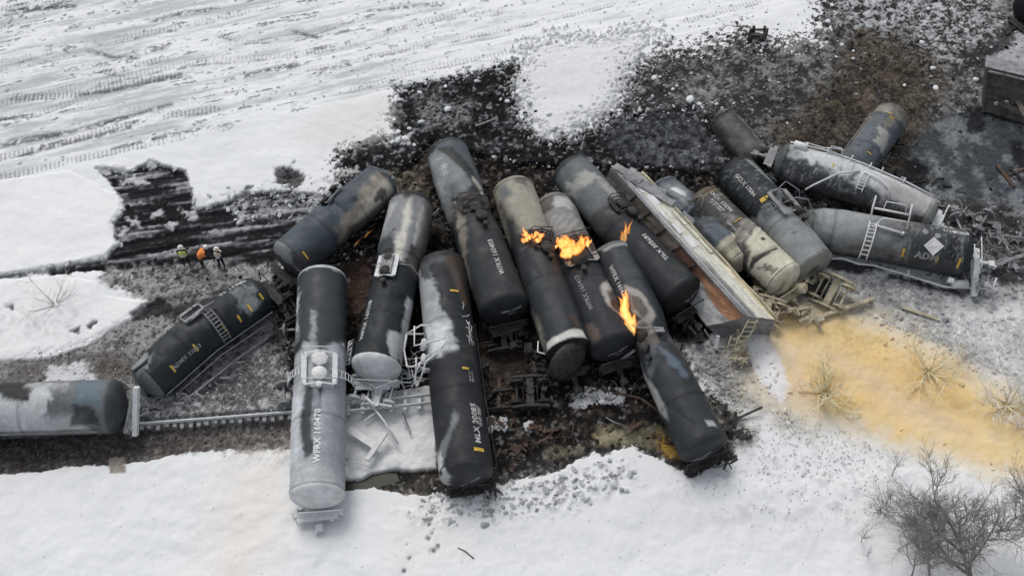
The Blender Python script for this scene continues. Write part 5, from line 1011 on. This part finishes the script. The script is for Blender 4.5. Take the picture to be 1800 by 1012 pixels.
scatter(((bal+emb)*(1-floor_))*cen_m, 6500, .03, .11, lambda rg, n, c: c*(.5+1.1*rg.random((n, 1)))+.01, 'ballast_stones', 'grey ballast stones around the left cars', 1, 4)
edge = (4*floor_*(1-floor_)+4*black*(1-black)+3*plough*(1-plough)*.8+lip*.3+grime*.4)*cen_m
scatter(edge*(1-pond), 2600, .03, .26, grey(.35, .72), 'snow_clods', 'broken snow lumps along the edges of the burnt ground', 1, 5, 5)
scatter(rf*(1-spill)*cen_m*.6+zone([(1205, 610), (1290, 620), (1320, 700), (1250, 720)], .6, .6)*2, 2200, .03, .20, lambda rg, n, c: c*(.75+.5*rg.random((n, 1))), 'frosted_clods', 'frosted clods on the ground right of the cars', 1, 6)
scatter(road*cen_m*sstep(.05, .3, streak2+nC), 1500, .03, .15, grey(.55, .8), 'road_snow_lumps', 'small snow lumps pushed up along the haul road', 1, 7)
scatter(zone([(1012, 690), (1050, 680), (1105, 680), (1090, 700), (1012, 706)], .15, .3)+zone([(850, 735), (885, 735), (880, 750), (850, 750)], .1, .3)+zone([(920, 740), (938, 738), (936, 750), (920, 752)], .1, .2), 170, .07, .30, grey(.5, .7), 'snow_clods', 'white snow lumps in the brown dirt below the torn open car', 2, 8, 1.5)
sc = [(838, 143, .42), (783, 152, .30), (738, 163, .38), (787, 192, .55), (693, 211, .36), (740, 215, .5), (700, 232, .4), (720, 226, .35), (1150, 137, .5), (1456, 38, .45), (1366, 83, .4), (1480, 79, .3), (1500, 103, .28), (1213, 175, .7), (1230, 183, .4), (1290, 182, .3),
      (1620, 75, .4), (1640, 120, .45), (1645, 155, .5), (1632, 16, .3), (1700, 75, .35), (930, 178, .5), (965, 200, .4), (1000, 230, .4), (892, 178, .4), (880, 175, .3), (1020, 185, .35), (1183, 157, .3), (1338, 90, .3), (1260, 183, .3), (700, 247, .6), (712, 244, .5), (690, 250, .4), (728, 255, .3),
      (1182, 50, .25), (1556, 40, .3), (1715, 140, .4), (1590, 150, .3), (1470, 100, .25), (1500, 90, .25)]
v1, f1 = ico(2); banks = []
for k in range(5):
    rg = np.random.default_rng(50+k); v = v1*(1+.22*(rg.random((len(v1), 1))-.5)); v = v*[1, rg.uniform(.6, .9), rg.uniform(.5, .75)]; banks.append(mesh_from('snow_chunk', v*.7, f1, M['snow'], False))
for k, (x, y, s_) in enumerate(sc):
    o = link_mesh('snow_chunk', banks[k % 5], None, GG(x, y, s_*.12)); o.scale = (s_*.75,)*3; o.rotation_euler = (0, 0, k*1.3)
    big = 'large' if s_ >= .5 else 'middling' if s_ >= .38 else 'small'; wh = ('on the black burnt strip above the left cars' if x < 800 else 'on the snow spur above the middle cars' if x < 1100 else 'on the grey hillside above the hopper car' if x < 1400 else 'on the hillside in the top right of the picture')
    tag(o, big+' rounded white snow chunk '+wh, 'snow chunk', 'snow chunks on the burnt slope')

# ------------------------------------------------------------------ shrubs and trees
def branchy(root_pos, h, mats, label, cat, name, levels=4, spread=.6, n0=5, rad=.06, seed=1, up=.35, twigs=5, radial=False, parts=('trunk', 'twigs'), lean=(0, 0), group=None, droop=0.0):
    rg = random.Random(seed); T_ = MB(); Cr = MB(); base = Vector(root_pos)
    root = empty(name, base, label, cat, group)
    def grow(p, dr, L, r, lev):
        n = 3 if lev < levels else 2; pts = [p]; d_ = dr.copy()
        for k in range(n):
            d_ = (d_+Vector((rg.gauss(0, .18), rg.gauss(0, .18), rg.gauss(.0, .10)+up*.22-droop*.2*lev))).normalized(); pts.append(pts[-1]+d_*L/n)
        rr = [r*(1-.55*k/n) for k in range(n+1)]; (T_ if lev <= 1 else Cr).tube(pts, rr, 5 if lev <= 1 else 3, lev <= 1)
        if lev >= levels: return
        for k in range(twigs if lev else n0):
            t = rg.uniform(.35, 1.0); j = min(n-1, int(t*n)); q = pts[j].lerp(pts[j+1], t*n-j)
            a = rg.uniform(0, 6.283); s_ = d_.orthogonal().normalized(); w = d_.cross(s_); nd_ = (d_*(1-spread*.6)+(s_*math.cos(a)+w*math.sin(a))*spread).normalized()
            grow(q, nd_, L*rg.uniform(.48, .78), r*.50, lev+1)
    if radial:
        for k in range(n0):
            a = 6.283*k/n0+rg.uniform(-.2, .2); el = rg.uniform(.1, 1.0); grow(base+Vector((math.cos(a)*.15, math.sin(a)*.15, .05)), Vector((math.cos(a)*math.cos(el), math.sin(a)*math.cos(el), math.sin(el))), h*rg.uniform(.35, .75), rad*rg.uniform(.5, 1.1), 1)
    else: grow(base, Vector((lean[0], lean[1], 1)).normalized(), h*.42, rad, 0)
    T_.build(parts[0], mats[0], root, True); Cr.build(parts[1], mats[1], root, False); return root
FT, YT = M['frosttwig'], M['yellowtwig']
branchy(GG(1448, 690), 2.5, (YT, YT), 'cream-dusted bare shrub standing in the ochre spill nearest the hopper car', 'shrub', 'frosted_shrub', 3, .62, 20, .075, 1, .10, 4, True, ('stems', 'twigs'))
branchy(GG(1632, 655), 2.7, (YT, YT), 'frosted shrub at the upper edge of the ochre spill, middle of the three', 'shrub', 'frosted_shrub', 3, .62, 18, .055, 2, .10, 4, True, ('stems', 'twigs'))
branchy(GG(1770, 712), 2.6, (YT, FT), 'frosted shrub at the upper edge of the ochre spill close to the right picture edge', 'shrub', 'frosted_shrub', 3, .62, 20, .055, 3, .10, 4, True, ('stems', 'twigs'))
branchy(GG(1815, 745), 2.2, (YT, FT), 'frosted shrub half out of the picture at the right edge', 'shrub', 'frosted_shrub', 3, .62, 18, .055, 13, .10, 4, True, ('stems', 'twigs'))
branchy(GG(1706, 628), 1.7, (FT, FT), 'low frosted shrub on the grey snow between the two right spill shrubs', 'shrub', 'frosted_shrub', 3, .7, 16, .025, 4, .12, 4, True, ('stems', 'twigs'))
branchy(GG(1790, 600), 2.0, (FT, FT), 'low frosted shrub near the right edge above the spill', 'shrub', 'frosted_shrub', 3, .7, 16, .025, 14, .12, 4, True, ('stems', 'twigs'))
branchy(GG(1385, 742), 1.3, (M['twig'], FT), 'flattened grey brush below the ochre spill', 'shrub', 'frosted_shrub', 3, .8, 14, .022, 5, .05, 4, True, ('stems', 'twigs'))
branchy(GG(98, 535), 2.9, (M['twig'], FT), 'pale spindly shrub on the left snow bank', 'shrub', 'bare_shrub', 3, .6, 8, .03, 6, .4, 4, True, ('stems', 'twigs'))
branchy(GG(216, 610), 1.7, (M['twig'], M['twig']), 'small dry stems on the brown gravel behind the level car', 'shrub', 'dry_stems', 2, .6, 6, .02, 16, .3, 3, True, ('stems', 'twigs'))
branchy(GG(1553, 897), 2.1, (M['bark'], M['twig']), 'dense knee-high dark bush left of the tall bare trees', 'bush', 'bare_bush', 3, .5, 14, .028, 7, .6, 4, True, ('stems', 'twigs'))
branchy(GG(1568, 836), 2.8, (M['twig'], M['twig']), 'thin leafless sapling just below the ochre spill', 'sapling', 'bare_sapling', 3, .5, 6, .03, 8, .5, 4, False, ('trunk', 'twigs'))
branchy(GG(1514, 952), 2.3, (M['twig'], M['twig']), 'thin leafless sapling furthest left of the bare trees', 'sapling', 'bare_sapling', 3, .5, 6, .028, 9, .5, 4, False, ('trunk', 'twigs'))
branchy(GG(1525, 977), 1.5, (M['twig'], M['twig']), 'short leafless stem below the leftmost sapling', 'sapling', 'bare_sapling', 2, .5, 6, .025, 10, .4, 4, False, ('trunk', 'twigs'))
branchy(GG(1634, 1010), 7.6, (M['twig'], M['twig']), 'slender pale grey bare tree left of the big dark-limbed one', 'tree', 'bare_tree', 4, .55, 10, .08, 11, .35, 6, False, ('trunk', 'twigs'), (-.1, .3))
branchy(GG(1600, 1020), 6.5, (M['twig'], M['twig']), 'small pale grey bare tree at the bottom edge of the picture', 'tree', 'bare_tree', 4, .55, 8, .06, 21, .35, 5, False, ('trunk', 'twigs'), (-.1, .2))
branchy(GG(1712, 1045), 9.6, (M['bark'], M['twig']), 'largest bare tree with dark twisting limbs in the bottom right corner', 'tree', 'bare_tree', 5, .58, 8, .20, 12, .26, 5, False, ('trunk', 'twigs'), (-.12, .36))
branchy(GG(1800, 1040), 9.0, (M['bark'], M['twig']), 'bare tree cut by the right picture edge', 'tree', 'bare_tree', 5, .58, 7, .16, 18, .28, 5, False, ('trunk', 'twigs'), (.05, .45))
branchy(GG(1755, 935), 6.5, (M['twig'], M['twig']), 'dense grey bare tree behind the largest one', 'tree', 'bare_tree', 4, .6, 8, .08, 19, .3, 5, False, ('trunk', 'twigs'), (-.1, .1))
# stubble: frosted stalks nobody could count
def stalks(px, n, mat, label, hmax, seed, name='stubble'):
    P = poly_m(px); rg = random.Random(seed); q = MB(); c = P.mean(0); k = 0
    while k < n:
        i = rg.randrange(len(P)); a = P[i]; b = P[(i+1) % len(P)]; u, v = rg.random(), rg.random()
        if u+v > 1: u, v = 1-u, 1-v
        x, y = c+(a-c)*u+(b-c)*v; z = ground_z(x, y); L = rg.uniform(.3, 1)*hmax; an = rg.uniform(0, 6.28); tl = rg.uniform(.2, 1.2)
        q.tube([(x, y, z), (x+math.cos(an)*L*tl, y+math.sin(an)*L*tl, z+L*.6)], [.022, .008], 3, False); k += 1
    tag(q.build(name, M[mat]), label, 'stubble', None, 'stuff')
stalks([(395, 650), (505, 600), (515, 690), (430, 712), (330, 705)], 900, 'ash', 'frosted weed stalks in the gravel left of the grey-white car', .42, 1)
stalks([(1210, 620), (1300, 640), (1320, 720), (1250, 700)], 350, 'frost', 'frosted stalks right of the lowest car', .35, 2)
stalks([(1540, 560), (1800, 560), (1850, 700), (1660, 610)], 1100, 'frost', 'frosted grass above the ochre spill', .5, 3, 'frosted_grass')
stalks([(1320, 740), (1470, 745), (1560, 800), (1460, 850), (1340, 830)], 260, 'twig', 'dry grass blades poking through the snow below the spill', .20, 4, 'dry_grass')
stalks([(1230, 190), (1480, 120), (1640, 60), (1640, 240), (1350, 260)], 900, 'bark', 'dead grass on the brown slope', .35, 5, 'dead_grass')

# ------------------------------------------------------------------ three workers
M['navy'] = plain('navy_trousers', (.012, .015, .022), (.03, .034, .045), 8, .9); M['skin'] = plain('skin', (.45, .28, .2), (.5, .32, .24), 5, .6)
M['hivis'] = plain('lime_vest', (.70, .78, .16), (.80, .84, .30), 6, .8); M['orange'] = plain('orange_jacket', (.90, .26, .06), (.95, .36, .12), 6, .8); M['helmet'] = plain('white_helmet', (.75, .75, .74), (.8, .8, .8), 6, .35)
M['peach'] = plain('pale_orange_vest', (.80, .56, .40), (.82, .76, .66), 5, .8)
def skin_mesh(name, J, E, mat, parent, sub=2):
    me = bpy.data.meshes.new(name); me.from_pydata([Vector(j[:3]) for j in J], E, []); o = bpy.data.objects.new(name, me); COL.objects.link(o)
    sk = o.modifiers.new('Skin', 'SKIN'); sk.use_smooth_shade = True
    for k, j in enumerate(J): me.skin_vertices[0].data[k].radius = (j[3], j[4] if len(j) > 4 else j[3]); 
    me.skin_vertices[0].data[0].use_root = True
    s2 = o.modifiers.new('Sub', 'SUBSURF'); s2.levels = sub; s2.render_levels = sub
    dg = bpy.context.evaluated_depsgraph_get(); m2 = bpy.data.meshes.new_from_object(o.evaluated_get(dg)); bpy.data.objects.remove(o); bpy.data.meshes.remove(me)
    m2.name = name; m2.materials.clear(); [m2.materials.append(x) for x in mat]; return link_mesh(name, m2, parent)
def worker(pos, rz, label, vest, bend=0.0, arm=0.0, jacket=False, legs=.14):
    root = empty('person', pos, label, 'person'); b = bend
    def T(x, y, z):                            # bend forward about the hips
        if z > .95: h = z-.95; return (x, y+h*math.sin(b), .95+h*math.cos(b))
        return (x, y, z)
    J = [T(0, 0, .95)+(.155, .12), T(0, 0, 1.12)+(.15, .115), T(0, .0, 1.36)+(.18, .12), T(0, .0, 1.48)+(.08, .08), T(0, .02, 1.56)+(.06, .06), T(0, .02, 1.66)+(.098, .105), T(0, .02, 1.74)+(.08, .09)]
    E = [(0, 1), (1, 2), (2, 3), (3, 4), (4, 5), (5, 6)]
    for sg in (-1, 1):
        k = len(J); J += [(sg*.10, 0, .88, .105, .105), (sg*(legs), .04, .50, .075, .075), (sg*(legs+.01), -.02, .10, .055, .055), (sg*(legs+.02), .14, .04, .045, .045)]; E += [(0, k), (k, k+1), (k+1, k+2), (k+2, k+3)]
        k = len(J); J += [T(sg*.20, 0, 1.42)+(.07, .07), T(sg*.26, -.02+arm*.12, 1.16)+(.055, .055), T(sg*(.22-arm*.10), .14+arm*.20, .98+arm*.12)+(.042, .042), T(sg*(.20-arm*.12), .20+arm*.22, .93+arm*.14)+(.035, .045)]; E += [(2, k), (k, k+1), (k+1, k+2), (k+2, k+3)]
        kk = len(J)-1
        for fgi in range(4): J.append(T(sg*(.20-arm*.12)+(fgi-1.5)*.022, .28+arm*.22, .88+arm*.14)+(.012, .012)); E.append((kk, len(J)-1))
    body = skin_mesh('body', J, E, (M['navy'], M['skin'], M[vest]), root)
    hd = Vector(T(0, .02, 1.64)); me = body.data
    for p in me.polygons:
        c = p.center
        if (c-hd).length < .15: p.material_index = 1
        elif jacket and (c.z > .86 and (abs(c.x) > .19 or c.z > .9)): p.material_index = 2
    hm = MB(); ht = Vector(T(0, .015, 1.73)); ax = Vector(T(0, 0, 2))-Vector(T(0, 0, 1.5)); hm.lathe(root.location+ht, ax, [(-.03, .165), (-.015, .168), (-.01, .135), (.04, .128), (.09, .10), (.125, .055), (.135, .01)], 20); hm.build('helmet', M['helmet'], root, True)
    JV = [T(0, 0, .86)+(.25, .21), T(0, 0, 1.08)+(.25, .21), T(0, 0, 1.34)+(.29, .22), T(0, 0, 1.47)+(.20, .17)]
    if jacket: JV = [T(0, 0, .84)+(.24, .20), T(0, 0, 1.10)+(.25, .20), T(0, 0, 1.34)+(.26, .19), T(0, 0, 1.46)+(.13, .13)]
    v = skin_mesh('jacket' if jacket else 'vest', JV, [(0, 1), (1, 2), (2, 3)], (M[vest],), root)
    if not jacket:
        for zz in (1.04, 1.20):
            c = root.location+Vector(T(0, 0, zz)); MB().lathe(c, ax, [(-.02, .228), (.02, .230)], 18).build('reflective_band', M['helmet'], root, True)
    root.rotation_euler = (0, 0, rz); root.scale = (1.12,)*3; return root
worker(GG(329, 466), R(10), 'worker in lime-yellow vest and white hard hat, leftmost of the three', 'hivis')
worker(GG(356, 468), R(-60), 'bending worker in a bulky orange jacket, middle of the three', 'orange', .75, .4, True, .2)
worker(GG(391, 468), R(170), 'worker in pale orange vest and white hard hat, rightmost of the three', 'peach', 0, .5)

# ------------------------------------------------------------------ flames
m, t, b = mat_base('flame', 1, 0); t.nodes.remove(b); outn = t.nodes['Material Output']
a = nd(t, 'ShaderNodeAttribute', attribute_name='col'); em = nd(t, 'ShaderNodeEmission'); em.inputs['Strength'].default_value = 1.7
tr = nd(t, 'ShaderNodeBsdfTransparent'); mx = nd(t, 'ShaderNodeMixShader'); lw = nd(t, 'ShaderNodeLayerWeight'); lw.inputs['Blend'].default_value = .35
v = coords(t); nn = nz(t, v, 3.2, 5, .6); mr = nd(t, 'ShaderNodeMath', operation='MULTIPLY_ADD'); mr.inputs[1].default_value = -1.35; mr.inputs[2].default_value = 1.0
t.links.new(lw.outputs['Facing'], mr.inputs[0]); m2 = nd(t, 'ShaderNodeMath', operation='MULTIPLY_ADD', use_clamp=True); m2.inputs[1].default_value = 3.4; m2.inputs[2].default_value = -1.7; t.links.new(nn, m2.inputs[0])
ad = nd(t, 'ShaderNodeMath', operation='ADD'); t.links.new(mr.outputs[0], ad.inputs[0]); t.links.new(m2.outputs[0], ad.inputs[1]); m3 = nd(t, 'ShaderNodeMath', operation='MULTIPLY', use_clamp=True); m3.inputs[1].default_value = .38
t.links.new(ad.outputs[0], m3.inputs[0]); t.links.new(m3.outputs[0], mx.inputs['Fac']); rc = ramp(t, lw.outputs['Facing'], [(.03, (1, .74, .34)), (.35, (1, .40, .08)), (.8, (.70, .13, .02))]); mc = mul(t, a.outputs['Color'], rc); t.links.new(mc, em.inputs['Color'])
em.inputs['Strength'].default_value = 2.1; t.links.new(tr.outputs[0], mx.inputs[1]); t.links.new(em.outputs[0], mx.inputs[2]); t.links.new(mx.outputs[0], outn.inputs['Surface'])
M['flame'] = m
def flame(tongues, label, k=1.0, seed=0, name='flame'):
    rg = random.Random(seed); V = []; F = []; Cc_ = []; n, mseg = 14, 16
    for (a_, b_, w) in tongues:
        A_, B_ = GV(*a_), GV(*b_); ax = B_-A_; q = ax.orthogonal().normalized(); r_ = ax.cross(q).normalized(); ph = rg.uniform(0, 9); o_ = len(V)
        for i_ in range(mseg+1):
            t_ = i_/mseg; rr = w*(math.sin(math.pi*min(1, t_*1.08+.03))**.8)*(1-.55*t_)+.004; cpt = A_+ax*t_+(q*math.sin(t_*7+ph)+r_*math.cos(t_*6+ph))*w*.45*t_
            for j in range(n):
                an = 2*math.pi*j/n; nn_ = mnoise.noise(Vector((math.cos(an)*1.2, math.sin(an)*1.2, t_*4+ph)))
                V.append(cpt+(q*math.cos(an)+r_*math.sin(an))*rr*(1+.6*nn_)); h = min(1, t_*1.1+.25*nn_)
                Cc_.append((1.0*k, (.95-.45*h)*k, (.80-.60*h)*k))
        for i_ in range(mseg):
            for j in range(n): F.append((o_+i_*n+j, o_+i_*n+(j+1) % n, o_+(i_+1)*n+(j+1) % n, o_+(i_+1)*n+j))
    V = np.array([list(v_) for v_ in V]); c0_ = V.mean(0); c0_[2] = V[:, 2].min()
    o = link_mesh(name, mesh_from(name, V-c0_, F, M['flame'], True, np.array(Cc_)), None, c0_); tag(o, label, 'fire'); return o
def cluster(cx, cy, z, wpx, hpx, n, wr, seed, hgt=1.2, dx=0):
    rg = random.Random(seed); out_ = []
    for k in range(n):
        x = cx+rg.uniform(-.5, .5)*wpx; y = cy+rg.uniform(-.1, .5)*hpx; L = rg.uniform(.5, 1)*hpx*.7
        out_.append(((x, y, z), (x+dx+rg.uniform(-.55, .55)*wpx, y-L*rg.uniform(.3, 1), z+hgt*rg.uniform(.2, 1)), wr*rg.uniform(.6, 1.2)))
    return out_
flame(cluster(935, 416, 2.9, 28, 22, 16, .20, 3, .6), 'small orange fire on the cream-topped car')
flame(cluster(1002, 430, 3.0, 38, 46, 26, .28, 4, 1.4)+cluster(1022, 428, 2.8, 24, 44, 10, .16, 14, .9)+cluster(985, 432, 2.8, 26, 20, 8, .14, 24, .5), 'brightest orange fire at the middle of the car numbered 160417')
flame([((1096, 432, 2.6), (1104, 392, 3.3), .22), ((1102, 428, 2.6), (1110, 384, 3.4), .16), ((1092, 426, 2.6), (1094, 404, 3.1), .16), ((1100, 420, 2.8), (1098, 388, 3.5), .13)], 'dim orange flame on the car beside the hopper car', .55)
flame([((1113, 592, 2.2), (1098, 545, 3.0), .42), ((1108, 575, 2.4), (1092, 520, 3.2), .38), ((1100, 560, 2.6), (1096, 508, 3.6), .30), ((1104, 555, 2.5), (1084, 520, 3.2), .26), ((1114, 590, 2.0), (1110, 545, 2.8), .32), ((1096, 540, 2.9), (1102, 506, 3.6), .22), ((1110, 570, 2.5), (1118, 550, 3), .2)],
      'tall yellow flame between the cars numbered 160417 and 160411')
flame([((1119, 606, 1.2), (1119, 590, 1.8), .16)], 'tiny orange flame just below the tall yellow flame', .6)
flame([((640, 418, .7), (655, 402, .8), .045), ((622, 432, .6), (634, 420, .7), .04)], 'dull red glow under the scorched flank of the uppermost left car', .22, 0, 'ember_glow')
